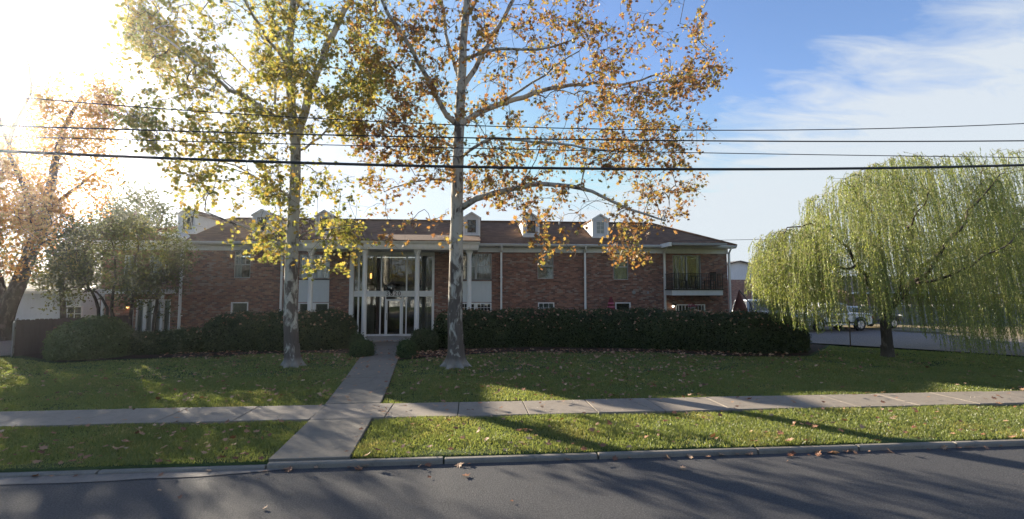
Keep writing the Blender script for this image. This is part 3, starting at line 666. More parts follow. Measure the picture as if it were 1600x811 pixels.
# windows
def frame_mb(b, r, t, y0, y1):
    b.box(r[0], r[0]+t, y0, y1, r[2], r[3]); b.box(r[1]-t, r[1], y0, y1, r[2], r[3])
    b.box(r[0]+t, r[1]-t, y0, y1, r[2], r[2]+t); b.box(r[0]+t, r[1]-t, y0, y1, r[3]-t, r[3])
def wavy(x0, x1, z0, z1, Y, amp=0.03, per=0.12, flare=0.0):
    n = max(6, int((x1-x0)/per*6)); b = MB(); vs = []
    for i in range(n+1):
        x = x0+(x1-x0)*i/n; y = Y+amp*math.sin(2*math.pi*(x-x0)/per)+amp*.4*math.sin(5.1*(x-x0)/per)
        vs += [(x, y, z0), (x, y, z1)]
    return b.add(vs, [(2*i, 2*i+2, 2*i+3, 2*i+1) for i in range(n)], 0, True)
def window(w):
    r = rect(*w[:4]); st = w[4]; f = MB(); y0, y1 = YF+.03, YF+.085; xm = (r[0]+r[1])/2; zm = (r[2]+r[3])/2
    white = st in ('awning', 'grid', 'single', 'bars', 'grid2', 'awning2')
    t = .06 if white else .035
    if white: y0 = YF-.015
    frame_mb(f, r, t, y0, y1)
    if st.startswith('sash'): f.box(r[0]+t, r[1]-t, y0+.01, y1-.005, zm-.03, zm+.03)
    if st == 'sash_drape':
        for i in (1, 2): x_ = r[0]+(r[1]-r[0])*i/3; f.box(x_-.01, x_+.01, y0+.01, y1-.01, zm+.03, r[3]-t)
        for i in (1, 2): z_ = zm+(r[3]-zm)*i/3; f.box(r[0]+t, r[1]-t, y0+.013, y1-.013, z_-.01, z_+.01)
    if st.startswith('pair'):
        f.box(xm-.06, xm+.06, y0+.002, y1-.002, r[2]+t, r[3]-t)
        for s_ in (0, 1):
            a, b_ = (r[0]+t, xm-.06) if s_ == 0 else (xm+.06, r[1]-t); f.box(a, b_, y0+.01, y1-.006, zm-.025, zm+.025)
            if st == 'pair_lace': f.box((a+b_)/2-.01, (a+b_)/2+.01, y0+.012, y1-.01, r[2]+t, zm-.025); f.box((a+b_)/2-.01, (a+b_)/2+.01, y0+.012, y1-.01, zm+.025, r[3]-t)
    if st in ('grid', ):
        for i in (1, 2): x_ = r[0]+(r[1]-r[0])*i/3; f.box(x_-.012, x_+.012, y0+.02, y1-.01, r[2]+t, r[3]-t)
        f.box(r[0]+t, r[1]-t, y0+.023, y1-.013, zm-.012, zm+.012)
    if st in ('grid2', 'awning2'):
        f.box(xm-.1, xm+.1, y0+.002, y1-.002, r[2]+t, r[3]-t)
    if st == 'grid2':
        for s_ in (0, 1):
            a, b_ = (r[0]+t, xm-.1) if s_ == 0 else (xm+.1, r[1]-t)
            for i in range(1, 4): x_ = a+(b_-a)*i/4; f.box(x_-.01, x_+.01, y0+.02, y1-.01, r[2]+t, r[3]-t)
            for i in (1, 2): z_ = r[2]+(r[3]-r[2])*i/3; f.box(a, b_, y0+.023, y1-.013, z_-.01, z_+.01)
    if st == 'slider': f.box(xm-.03, xm+.03, y0+.002, y1-.002, r[2]+t, r[3]-t)
    if st == 'bars':
        for i in range(1, 9): x_ = r[0]+(r[1]-r[0])*i/9; f.box(x_-.012, x_+.012, y0+.02, y1-.01, r[2]+t, r[3]-t)
    wo_ = f.build('window' if st != 'slider' else 'sliding_door', 'white_paint' if white else 'alu', bld)
    p = MB(); p.box(r[0]+.01, r[1]-.01, YF+.09, YF+.097, r[2]+.01, r[3]-.01); p.build('pane', 'glass', wo_)
    yc = YF+.2
    if st in ('sash_lace', 'pair_lace'): wavy(r[0], r[1], r[2], r[3], yc, .025, .11).build('curtain', 'lace', wo_)
    if st == 'pair_curtain': wavy(r[0], r[1], r[2], r[3], yc, .03, .13).build('curtain', 'curtain', wo_)
    if st == 'sash_drape':
        wavy(r[0], r[0]+(r[1]-r[0])*.38, r[2], r[3], yc, .03, .12).build('curtain', 'lace', wo_)
    if st == 'slider':
        wavy(r[0], xm, r[2], r[3], yc, .03, .12).build('curtain', 'drape', wo_)
        wavy(r[1]-.18, r[1], r[2], r[3], yc, .03, .1).build('curtain', 'curtain', wo_)
    if st == 'single': wavy(r[0], r[1], r[2], r[3], yc, .02, .2).build('curtain', 'drape', wo_)
    if st in ('awning', 'awning2', 'grid'):
        q = MB(); n = int((r[3]-r[2])/.05)
        for i in range(n): z_ = r[2]+.02+i*.05; q.add([(r[0], yc-.02, z_), (r[1], yc-.02, z_), (r[1], yc+.02, z_+.035), (r[0], yc+.02, z_+.035)], [(0, 1, 2, 3)])
        q.build('blind', 'curtain' if st != 'grid' else 'lace', wo_)
    # sill
    if not white or st == 'slider':
        s_ = MB(); s_.box(r[0]-.04, r[1]+.04, YF-.05, YF+.03, r[2]-.075, r[2]-.002); s_.build('sill', 'old_brick' if st != 'slider' else 'stone_grey', wo_)
for w in wins: window(w)
for r in (pn1, pn2):
    b = MB(); b.box(r[0], r[1], YF-.02, YF+.02, r[2], r[3]); xm = (r[0]+r[1])/2; b.box(r[0], r[1], YF-.04, YF-.02, r[3]-.05, r[3]); b.build('wall_panel', 'panel_paint', bld)
    b = MB(); b.box(r[0], r[1], YF-.06, YF-.021, r[3]-.0, r[3]+.05); b.build('sill_band', 'dark_frame', bld)
for a in wing:
    f = MB(); frame_mb(f, a, .06, YF+.02, YF+.08)
    if a[3]-a[2] > 1.5: 
        for i in range(1, 4): x_ = a[0]+(a[1]-a[0])*i/4; f.box(x_-.08, x_+.08, YF+.02, YF+.08, a[2]+.06, a[3]-.06)
    o = f.build('window', 'white_paint', bld); p = MB(); p.box(a[0], a[1], YF+.09, YF+.1, a[2], a[3]); p.build('pane', 'glass', o)
    wavy(a[0], a[1], a[2], a[3], YF+.2).build('curtain', 'lace', o)
# wing balcony slab with white fascia, porch post and wall lamp
b = MB(); b.box(fx(180), fx(275), YF-1.0, YF-.002, fz(230, 459), fz(230, 452)); b.build('balcony_slab', 'trim_paint', bld)
b = MB()
for px in (184, 228, 273): MB().box(fx(px)-.05, fx(px)+.05, YF-.98, YF-.88, 0, fz(230, 459)-.002).build('porch_post', 'trim_paint', bld)
b = MB(); q = at(201.5, 478, YF); b.box(q.x-.05, q.x+.05, YF-.14, YF-.003, q.z-.03, q.z+.12); o = b.build('wall_lamp', 'black_iron', bld)
b = MB(); b.lathe((q.x, YF-.09, q.z-.12), [(.05, 0), (.08, .05), (.05, .09)], 8); b.build('bulb', 'lamp_glow', o)
# hip eave board over the wing (sloping fascia seen left of the first downspout)
p0 = at(247, 364, YF-1.1); p1 = at(287, 377, YF-.5); b = MB(); b.tube([p0, p1], .07, 4)
b.add([p0, p1, (p1.x, YF+.8, p1.z+.35), (p0.x, YF+.8, p0.z+.25)], [(0, 1, 2, 3)]); b.build('porch_roof', 'trim_paint', bld)

# downspouts
def spout(px, Y=YF-.12, ztop=4.88, ex=None):
    x_ = fx(px) if ex is None else ex; b = MB(); b.box(x_-.05, x_+.05, Y-.05, Y+.05, 0.05, 4.60)
    b.tube([(x_, Y, 4.58), (x_, Y-.12, 4.72), (x_, EY+.02, 4.92)], .055, 6)
    for z in (1.2, 3.2): b.box(x_-.08, x_+.08, Y+.045, YF-.001, z, z+.05)
    b.build('downspout', 'white_paint', bld)
for px in (284.5, 441, 783, 913.5, 1037.5): spout(px)
spout(0, ex=XR+0.06-.0)

# portico: four columns, entablature, soffit, roof, step
CYP = 24.0
sb = MB(); sx0, sx1 = at(561, 530, 23.5).x, at(662, 530, 23.5).x; sb.box(sx0, sx1, 23.45, YF-.003, -0.05, 0.10); 
sb.build('step', 'step_concrete', bld)
for px in (485, 569.5, 651.5, 733):
    x_ = at(px, 455, CYP).x; c = MB(); base = 0.10 if px in (569.5, 651.5) else 0.0
    c.lathe((x_, CYP, base), [(.17, 0), (.17, .06), (.135, .09), (.125, .4), (.11, 4.2-base), (.125, 4.30-base), (.15, 4.36-base), (.15, 4.41-base)], 20)
    c.box(x_-.17, x_+.17, CYP-.17, CYP+.17, 4.41, 4.53)
    c.build('column', 'white_paint', bld)
b = MB(); b.box(PX0, PX1, 23.62, 24.4, 4.53, 4.60); b.box(PX0-.03, PX1+.03, 23.58, YF-.002, 4.60, 4.82); b.box(PX0-.08, PX1+.08, 23.5, YF-.002, 4.82, 4.90)
b.box(PX0-.1, PX1+.1, 23.42, 23.52, 4.87, 4.965)
b.build('entablature', 'white_paint', bld)
b = MB(); b.box(PX0, PX1, 24.4, YF-.003, 4.555, 4.598); b.build('porch_ceiling', 'trim_paint', bld)
b = roofslab([[(PX0-.12, 23.40, 4.97), (PX1+.12, 23.40, 4.97), (PX1+.12, 26.9, EZ+SL*(26.9-EY)+.02), (PX0-.12, 26.9, EZ+SL*(26.9-EY)+.02)]], .05); b.build('porch_roof', 'shingle', bld)
for xe in (PX0-.0, PX1+.0):
    b = MB(); b.prismx([(23.55, 4.9), (26.8, EZ+SL*(26.8-EY)-.1), (26.8, 4.9)], xe-.02, xe+.02); b.build('porch_gable', 'white_paint', bld)

# entrance glazing
lob = MB(); ly0, ly1 = YF+.02, YF+.12
z_mid0, z_mid1 = fz(612, 463.5), fz(612, 454.5); zt = fz(612, 399.5)
L0, L1 = LOB[0], LOB[1]
lob.box(L0-.05, L0+.16, YF-.12, ly1, .1, 4.553); lob.box(L1-.1, L1+.02, YF-.06, ly1, .1, 4.553)
lob.box(L0+.16, L1-.1, ly0-.04, ly1, z_mid0, z_mid1); lob.box(L0+.16, L1-.1, ly0, ly1, zt, zt+.08); lob.box(L0+.16, L1-.1, ly0, ly1, .1, .2)
lob.box(L0+.16, L1-.1, ly0+.02, ly1-.02, zt+.08, 4.555)
for px in (595.5, 635): lob.box(fx(px)-.035, fx(px)+.035, ly0+.005, ly1-.004, z_mid1, zt)
for px in (594.5, 602.5, 629, 635): lob.box(fx(px)-.03, fx(px)+.03, ly0+.005, ly1-.004, .2, z_mid0)
for px in (560, 676): lob.box(fx(px)-.04, fx(px)+.04, ly0+.006, ly1-.005, .2, zt)
ent = lob.build('entrance_frame', 'white_paint', bld)
b = MB(); b.box(L0+.1, L1-.05, YF+.07, YF+.078, .15, zt+.02); b.build('pane', 'lobby_glass', ent)
d0, d1 = fx(603.5), fx(628); dz1 = fz(615, 467.5)
db = MB(); frame_mb(db, (d0, d1, .12, dz1), .085, YF-.035, YF+.018); db.box(d0+.02, d0+.06, YF-.06, YF-.036, 1.1, 1.25)
door = db.build('glass_door', 'white_paint', bld)
b = MB(); b.tube([(d0+.05, YF-.09, .95), (d0+.05, YF-.09, 1.3)], .015, 6); b.box(d0+.04, d0+.06, YF-.09, YF-.03, .96, .98); b.box(d0+.04, d0+.06, YF-.09, YF-.03, 1.27, 1.29); b.build('handle', 'dark_frame', door)
b = MB(); b.box(d0+.085, d1-.085, YF-.012, YF-.005, .205, dz1-.062); b.build('pane', 'lobby_glass', door)
# lobby curtains and furniture hints
for pa, pb_, z0, z1, m in ((562, 575, z_mid1, zt, 'drape'), (578, 585, z_mid1+.4, zt, 'drape'), (656, 674, z_mid1, zt, 'lace'), (562, 583, .2, z_mid0, 'lace'), (655, 674, .2, z_mid0, 'lace'), (586, 592, .2, z_mid0, 'dark_red'), (636, 640, .2, z_mid0, 'drape')):
    wavy(fx(pa), fx(pb_), z0, z1, YF+.45, .04, .16).build('curtain', m, bld)
b = MB(); b.box(fx(603), fx(640), YF+3.2, YF+3.9, .09, .8); b.box(fx(603), fx(640), YF+3.8, YF+4.0, .8, 1.3); b.build('lobby_sofa', 'drape', bld)
b = MB(); q = at(580, 431, YF+1.6); b.lathe((q.x, q.y, q.z-.15), [(.05, 0), (.12, .1), (.09, .25), (.02, .3)], 10); lm = b.build('lobby_lamp', 'lamp_glow', bld); b = MB(); b.tube([(q.x, q.y, q.z+.13), (q.x, q.y, 4.54)], .008, 4); b.build('cord', 'black_iron', lm)
# street number on the transom
def text(s_, size, loc, mat, parent, name='street_number', rotz=0):
    cu = bpy.data.curves.new('txt', 'FONT'); cu.body = s_; cu.size = size; cu.align_x = 'CENTER'; cu.align_y = 'CENTER'; cu.extrude = .012; cu.space_character = 1.25
    to = bpy.data.objects.new('txt', cu); col.objects.link(to); bpy.context.view_layer.update()
    me = bpy.data.meshes.new_from_object(to.evaluated_get(bpy.context.evaluated_depsgraph_get())); bpy.data.objects.remove(to)
    me.materials.clear(); me.materials.append(MATS[mat]); o = bpy.data.objects.new(name, me); col.objects.link(o)
    o.parent = parent; q = Vector((0, 0, 0)); pp = parent
    while pp is not None: q += Vector(pp.location); pp = pp.parent
    o.location = Vector(loc)-q; o.rotation_euler = (math.pi/2, 0, rotz); return o
q = at(615, 458.6, YF); text('3820', .33, (q.x, YF-.035, (z_mid0+z_mid1)/2), 'number_ink', bld)
# hanging lantern
q = at(611.5, 455, 24.7); ln = empty('hanging_lantern', (q.x, 24.7, q.z-.4), 'black iron lantern with glass panes hanging over the front door', 'lantern')
zt_ = at(611.5, 441, 24.7).z; zb_ = at(611.5, 458.5, 24.7).z; H = zt_-zb_
b = MB(); b.tube([(q.x, 24.7, zt_), (q.x, 24.7, 4.56)], .012, 6); b.lathe((q.x, 24.7, 4.52), [(.07, 0), (.07, .03)], 10); b.build('chain', 'black_iron', ln)
b = MB(); b.lathe((q.x, 24.7, zb_), [(.02, 0), (.05, .03), (.08, .08), (.08, .10), (.01, .10)], 12); b.lathe((q.x, 24.7, zb_+H*.68), [(.24, 0), (.25, .02), (.13, .13), (.05, .17), (.03, .25)], 6)
for i in range(6):
    a = i*math.pi/3; b.tube([(q.x+.08*math.cos(a), 24.7+.08*math.sin(a), zb_+.09), (q.x+.21*math.cos(a), 24.7+.21*math.sin(a), zb_+H*.69)], .013, 4)
b.build('frame', 'black_iron', ln)
b = MB(); b.lathe((q.x, 24.7, zb_+.1), [(.075, 0), (.20, H*.58)], 6); b.build('glass', 'lantern_glass', ln)
# entrance spot lamp at the corner of the porch ceiling and small wall bits
b = MB(); q = at(691, 391.5, YF-.3); b.box(q.x-.08, q.x+.08, YF-.35, YF-.2, 4.47, 4.553); b.build('porch_light', 'stone_grey', bld)
b = MB(); q = at(990, 457, YF); b.lathe((q.x, YF-.06, q.z), [(.09, 0), (.11, .03), (.11, .055)], 14, axis='y'); b.build('wall_vent', 'stone_grey', bld)
b = MB(); q = at(1012, 457, YF); b.box(q.x-.05, q.x+.05, YF-.06, YF-.002, q.z-.08, q.z+.08); b.build('utility_box', 'stone_grey', bld)
b = MB(); q = at(1050, 479, YF); b.lathe((q.x, YF-.15, q.z-.04), [(.02, 0), (.06, .04), (.05, .1)], 10); b.build('flood_lamp', 'lamp_white_glow', bld)
b = MB(); b.box(q.x-.03, q.x+.2, YF-.16, YF-.002, q.z+.07, q.z+.16); b.build('lamp_bracket', 'black_iron', bld)

# balcony on the right end
bx0, bx1 = at(1050, 452, YF-1.05).x, at(1129.5, 452, YF-1.05).x; yb0 = YF-1.05
zb0, zb1 = at(1090, 461.5, yb0).z, at(1090, 453.5, yb0).z
b = MB(); b.box(bx0, bx1, yb0, YF-.002, zb0, zb1); b.box(bx0-.03, bx1+.03, yb0-.03, YF-.003, zb1, zb1+.07, 1)
bal = b.build('balcony', ['trim_paint', 'black_iron'], bld)
zr = at(1090, 427.5, yb0).z; b = MB()
for z in (zr-.02, zb1+.16): 
    b.box(bx0, bx1, yb0, yb0+.03, z, z+.03)
    for x_ in (bx0, bx1-.03): b.box(x_, x_+.03, yb0+.03, YF-.002, z, z+.03)
n = 22
for i in range(n+1): x_ = bx0+(bx1-bx0-.02)*i/n; b.box(x_, x_+(.035 if i % 11 == 0 else .018), yb0+.005, yb0+.025, zb1+.07, zr+(.02 if i % 11 == 0 else -.02))
for x_ in (bx0+.005, bx1-.025):
    for i in range(1, 8): y_ = yb0+i*.13; b.box(x_, x_+.018, y_, y_+.018, zb1+.07, zr-.02)
b.build('railing', 'black_iron', bal)
# canopy over the balcony: shallow metal roof, white fascia at the left end
cz = at(1090, 386, YF-1.3).z
b = MB(); cx0, cx1 = at(1048, 380, YF-1.4).x, at(1133, 380, YF-1.4).x
b.add([(cx0, YF-1.5, cz+.1), (cx1, YF-1.5, cz+.14), (cx1+.05, YF-.06, 4.62+.32), (cx0, YF-.06, 4.62+.32), (cx0, YF-1.5, cz+.17), (cx1, YF-1.5, cz+.21), (cx1+.05, YF-.06, 5.05), (cx0, YF-.06, 5.05)], [(0,3,2,1),(4,5,6,7),(0,1,5,4),(1,2,6,5),(2,3,7,6),(3,0,4,7)])
b.build('canopy', 'soffit', bld)
b = MB(); b.add([(cx0-.14, YF-1.56, cz+.02), (cx0-.02, YF-1.56, cz+.02), (cx0-.02, YF-.1, 4.84), (cx0-.14, YF-.1, 4.84), (cx0-.14, YF-1.56, cz+.22), (cx0-.02, YF-1.56, cz+.22), (cx0-.02, YF-.1, 5.07), (cx0-.14, YF-.1, 5.07)], [(0,3,2,1),(4,5,6,7),(0,1,5,4),(1,2,6,5),(2,3,7,6),(3,0,4,7)]); b.build('canopy_fascia', 'cheek_paint', bld)
b = MB(); b.box(cx0, cx1+.02, YF-1.56, YF-1.51, cz+.08, cz+.2); b.build('canopy_edge', 'stone_grey', bld)
# balcony chairs and table
def bistro_chair(x_, y_, z_, rz, label):
    o = empty('patio_chair', (x_, y_, z_), label, 'chair', 'patio chairs on the balcony'); o.rotation_euler = (0, 0, rz)
    def prt(name, mb): me = mb.build(name, 'black_iron'); me.parent = o
    s_ = MB(); s_.box(-.22, .22, -.22, .22, .43, .46); prt('seat', s_)
    k_ = MB(); 
    for i in range(5): k_.box(-.2+i*.09, -.16+i*.09, .2, .225, .46, .88)
    k_.box(-.22, .22, .195, .23, .88, .93); prt('backrest', k_)
    for a in (-1, 1):
        for c in (-1, 1): l = MB(); l.box(a*.2-.018, a*.2+.018, c*.2-.018, c*.2+.018, 0, .43); prt('leg', l)
bz = zb1+.07
bistro_chair(at(1067, 440, YF-.5).x, YF-.5, bz, R(60), 'black patio chair at the left end of the balcony')
bistro_chair(at(1110, 440, YF-.5).x, YF-.5, bz, R(-70), 'black patio chair at the right end of the balcony')
tx = at(1087, 440, YF-.55).x; o = empty('bistro_table', (tx, YF-.55, bz), 'small round black table between the balcony chairs', 'table')
b = MB(); b.lathe((tx, YF-.55, bz+.68), [(.3, 0), (.3, .03)], 18); b.build('tabletop', 'black_iron', o)
b = MB(); b.tube([(tx, YF-.55, bz+.02), (tx, YF-.55, bz+.68)], .03, 8); b.lathe((tx, YF-.55, bz), [(.2, 0), (.18, .02), (.03, .05)], 14); b.build('pedestal', 'black_iron', o)

# hanging flower basket at the lower right window
q = at(1082, 478, YF-.55); o = empty('hanging_basket', (q.x, YF-.55, q.z), 'hanging basket of pink flowers under the balcony', 'flower basket')
b = MB(); b.lathe((q.x, YF-.55, q.z-.25), [(.05, 0), (.14, .1), (.17, .2)], 12); b.build('basket', 'stone_grey', o)
b = MB(); 
for a in (0, 2.1, 4.2): b.tube([(q.x+.15*math.cos(a), YF-.55+.15*math.sin(a), q.z-.05), (q.x, YF-.55, zb0-.02)], .006, 4)
b.tube([(q.x, YF-.55, zb0-.06), (q.x, YF-.55, zb0+.01)], .01, 4)
b.build('hanger', 'black_iron', o)
C_ = np.array([[q.x, YF-.55, q.z]])+RNG.normal(size=(150, 3))*np.array([.15, .1, .06]); V, F = scatter(SMALL, C_, RNG.uniform(.03, .05, 150)); npmesh('flowers', V, F, 'pink', o)
C_ = np.array([[q.x, YF-.55, q.z-.08]])+RNG.normal(size=(120, 3))*np.array([.14, .1, .08]); V, F = scatter(SMALL, C_, RNG.uniform(.03, .06, 120)); npmesh('leaves', V, F, 'leaf_box', o)

# wrapped burgundy parasol by the lower window
q = at(955, 490, YF-.7); o = empty('wrapped_parasol', (q.x, YF-.7, 0), 'burgundy wrapped parasol with pale bands standing behind the hedge by a window', 'parasol')
zt_ = at(955, 463.5, YF-.7).z
b = MB(); b.tube([(q.x, YF-.7, 0), (q.x, YF-.7, zt_-.1)], .025, 8); b.lathe((q.x, YF-.7, 0), [(.22, 0), (.2, .07), (.04, .1)], 14); b.build('pole', 'dark_frame', o)
b = MB(); b.lathe((q.x, YF-.7, .9), [(.23, 0), (.235, .3), (.2, .6), (.16, zt_-1.35), (.13, zt_-1.1), (.07, zt_-1.0), (.09, zt_-.95), (.05, zt_-.9)], 14); b.build('cover', 'burgundy', o)
b = MB()
for zz, rr in ((zt_-.38, .175), (zt_-.58, .205)): b.lathe((q.x, YF-.7, zz), [(rr, 0), (rr, .06)], 14)
b.build('band', 'pink', o)
# small pinkish garden block behind the hedge
q = at(891, 484.5, YF-.25); o = empty('meter_box', (q.x, YF-.1, q.z), 'small pale pink box on the brick wall right of the grid window', 'utility box')
b = MB(); b.box(q.x-.19, q.x+.19, YF-.2, YF-.004, q.z-.1, q.z+.07); b.prismx([(YF-.22, q.z+.07), (YF-.004, q.z+.12), (YF-.004, q.z+.07)], q.x-.21, q.x+.21); b.build('body', 'far_brick', o)
#SECTION2
# ================================================================== OTHER BUILDINGS
def simple_house(name, label, x0, x1, y0, y1, h, rise, wallmat, gable='x', over=0.35, upper=None, roofm='far_roof'):
    o = empty(name, ((x0+x1)/2, y0, 0), label, 'house' if 'house' in name else 'building')
    b = MB()
    if upper: b.box(x0, x1, y0, y1, 0, upper[0])
    else: b.box(x0, x1, y0, y1, 0, h)
    b.build('wall', wallmat, o)
    u = MB(); zl = upper[0] if upper else h
    if upper: u.box(x0-.01, x1+.01, y0-.01, y1+.01, zl+.002, h)
    if gable == 'x':      # gable ends face y
        xm = (x0+x1)/2; u.prism([(x0, h+.002), (x1, h+.002), (xm, h+rise)], y0+.0, y0+.12)
        r_ = roofslab([[(x0-over, y0-over, h-over*rise/((x1-x0)/2)+.05), (x0-over, y1, h-over*rise/((x1-x0)/2)+.05), (xm, y1, h+rise+.05), (xm, y0-over, h+rise+.05)],
                       [(x1+over, y0-over, h-over*rise/((x1-x0)/2)+.05), (xm, y0-over, h+rise+.05), (xm, y1, h+rise+.05), (x1+over, y1, h-over*rise/((x1-x0)/2)+.05)]], .12)
    else:
        ym = (y0+y1)/2; u.prismx([(y0, h+.002), (y1, h+.002), (ym, h+rise)], x0, x0+.12); u.prismx([(y0, h+.002), (y1, h+.002), (ym, h+rise)], x1-.12, x1)
        r_ = roofslab([[(x0-over, y0-over, h-.1), (x1+over, y0-over, h-.1), (x1+over, ym, h+rise+.05), (x0-over, ym, h+rise+.05)],
                       [(x0-over, y1+over, h-.1), (x0-over, ym, h+rise+.05), (x1+over, ym, h+rise+.05), (x1+over, y1+over, h-.1)]], .12)
        t = MB(); t.box(x0-over, x1+over, y0-over-.04, y0-over, h-.26, h-.08); t.build('fascia', 'white_paint', o)
    u.build('upper_wall' if upper else 'gable_end', (upper[1] if upper else wallmat), o)
    r_.build('roof', roofm, o); return o
def hwin(o, x0, x1, z0, z1, Y, grid=True):
    f = MB(); frame_mb(f, (x0, x1, z0, z1), .07, Y-.06, Y-.002)
    if grid: f.box((x0+x1)/2-.02, (x0+x1)/2+.02, Y-.05, Y-.004, z0+.07, z1-.07); f.box(x0+.07, x1-.07, Y-.045, Y-.006, (z0+z1)/2-.02, (z0+z1)/2+.02)
    w = f.build('window', 'white_paint', o); p = MB(); p.box(x0+.03, x1-.03, Y-.03, Y-.015, z0+.03, z1-.03); p.build('pane', 'car_glass', w)
# white weatherboard house left, behind the fence
YH = 31.0
xa, xb = at(-150, 450, YH).x, at(128, 450, YH).x; hz_ = at(20, 452, YH).z
wh = simple_house('white_house', 'low white house with grey roof behind the wooden fence', xa, xb, YH, YH+9, hz_, 0.9, 'siding', gable='y')
q = at(117, 491, YH); hwin(wh, q.x-.45, q.x+.45, q.z-.45, q.z+.5, YH)
xa2, xb2 = xb+.01, at(190, 450, YH+1.5).x
wg = simple_house('garage_building', 'small white outbuilding with grey gable roof at the end of the white house', xa2, xb2, YH+1.5, YH+8, at(150, 466, YH+1.5).z, 1.0, 'siding', gable='y')
q = at(137, 490, YH+1.5); hwin(wg, q.x-.4, q.x+.4, q.z-.4, q.z+.4, YH+1.5)
# neighbouring brick building behind the right corner
Y2 = 47.0
g0 = at(1088, 437, Y2).x; g1 = at(1222, 437, Y2).x; zb_ = at(1150, 437, Y2).z; zc_ = at(1190, 424, Y2).z; zp_ = at(1152, 408, Y2).z
nb = simple_house('brick_building', 'brick building with white gable seen past the right corner of the apartments', g0, g1, Y2, Y2+14, zc_, zp_-zc_, 'far_brick', upper=(zb_, 'siding'))
hwin(nb, g1-3.4, g1-2.2, 1.2, 2.6, Y2); hwin(nb, g1-3.4, g1-2.2, 3.6, 4.6, Y2) if zb_ > 4.8 else None
# long low brick building far right behind the willow
Y3 = 44.0
a0, a1 = at(1330, 450, Y3).x, at(1760, 450, Y3).x; ze_ = at(1500, 455, Y3).z
lb = simple_house('brick_house', 'long brick house with white eaves and dark roof behind the willow', a0, a1, Y3, Y3+10, ze_, 1.6, 'far_brick', gable='y', over=.6)
for px in (1470, 1520, 1556, 1585, 1630, 1400): 
    q = at(px, 466, Y3); hwin(lb, q.x-.6, q.x+.6, 1.0, ze_-.5, Y3)
b = MB(); b.box(a0, a1, Y3-.5, Y3-.02, at(1500, 480, Y3).z, at(1500, 478, Y3).z+.05); b.build('belt_board', 'white_paint', lb)
# pale yard wall in front of it
P0, P1 = gnd(1352, 506), gnd(1640, 506.5); wz = 1.35
d_ = (P1-P0).normalized(); n_ = Vector((-d_.y, d_.x, 0))*.15
o = empty('yard_wall', P0, 'long pale grey yard wall along the far side of the side street', 'wall')
b = MB(); b.prismz([(P0.x, P0.y), (P1.x, P1.y), (P1.x+n_.x, P1.y+n_.y), (P0.x+n_.x, P0.y+n_.y)], -.05, wz); b.build('panel', 'pale_wall', o)
b = MB()
for i in range(9):
    c = P0+(P1-P0)*i/8; b.box(c.x-.13, c.x+.13, c.y-.2, c.y+.06+.1, -.05, wz+.1)
    if i < 8: pass
for ch in [b]: ch.build('pier', 'pale_wall', o)
# white marker post by the wall
q = gnd(1557, 508.5); o = empty('marker_post', q, 'short white post standing before the pale yard wall', 'post')
b = MB(); b.lathe((q.x, q.y, 0), [(.16, -.02), (.16, .55), (.13, .62), (.05, .66)], 12); b.build('post', 'white_paint', o)
b = MB(); b.lathe((q.x, q.y, .45), [(.165, 0), (.165, .05)], 12); b.build('band', 'stone_grey', o)
# house across the street, mirrored in the entrance glass
ac = simple_house('brick_house', 'pale house across the street with its front to the sun', -16, 6, -32, -22, 3.4, 1.8, 'siding', gable='y')
for x_ in (-12, -8, -1, 3): 
    f = MB(); frame_mb(f, (x_-.6, x_+.6, 1.0, 2.3), .07, -21.99, -21.93); w_ = f.build('window', 'white_paint', ac); p = MB(); p.box(x_-.55, x_+.55, -21.98, -21.96, 1.05, 2.25); p.build('pane', 'car_glass', w_)

# ================================================================== FENCE
fl = gnd(22, 556); fe = Vector((at(200, 500, 23.4).x, 23.4, 0))
zt_ = at(30, 500, fl.y).z
fo = empty('wooden_fence', (fl.x, fl.y, 0), 'weathered brown board fence beside the rounded bush at the left', 'fence')
d_ = (fe-fl); L = d_.length; d_.normalize(); n_ = Vector((-d_.y, d_.x, 0)); b = MB(); rg = random.Random(5); s_ = 0.0
while s_ < L:
    w_ = .135; z = zt_+rg.uniform(-.015, .015); off = rg.uniform(-.006, .006)
    a = fl+d_*s_+n_*off; c = fl+d_*(s_+w_)+n_*off
    b.add([(a.x, a.y, -.02), (c.x, c.y, -.02), (c.x, c.y, z-.03), ((a+d_*(w_-.03)).x, (a+d_*(w_-.03)).y, z), ((a+d_*.03).x, (a+d_*.03).y, z), (a.x, a.y, z-.03)]+[(p.x+n_.x*.02, p.y+n_.y*.02, p.z) for p in [Vector((a.x, a.y, -.02)), Vector((c.x, c.y, -.02)), Vector((c.x, c.y, z-.03)), Vector(((a+d_*(w_-.03)).x, (a+d_*(w_-.03)).y, z)), Vector(((a+d_*.03).x, (a+d_*.03).y, z)), Vector((a.x, a.y, z-.03))]],
          [(0,1,2,3,4,5), (11,10,9,8,7,6)]+[(i, i+6, (i+1) % 6+6, (i+1) % 6) for i in range(6)])
    s_ += w_+.004
b.build('fence_panel', 'fence_wood', fo)
b = MB(); 
for z in (.3, zt_-.35):
    a = fl+n_*.03; c = fe+n_*.03; b.prismz([(a.x, a.y), (c.x, c.y), (c.x+n_.x*.05, c.y+n_.y*.05), (a.x+n_.x*.05, a.y+n_.y*.05)], z, z+.09)
b.build('rail', 'fence_wood', fo)
back = Vector((-.74, .9, 0)).normalized()
b = MB(); a = fl-d_*.06; c = a+back*4; b.prismz([(a.x-.05, a.y), (a.x, a.y), (c.x, c.y), (c.x-.05, c.y)], -.02, zt_-.08); b.build('side_panel', 'pale_wall', fo)

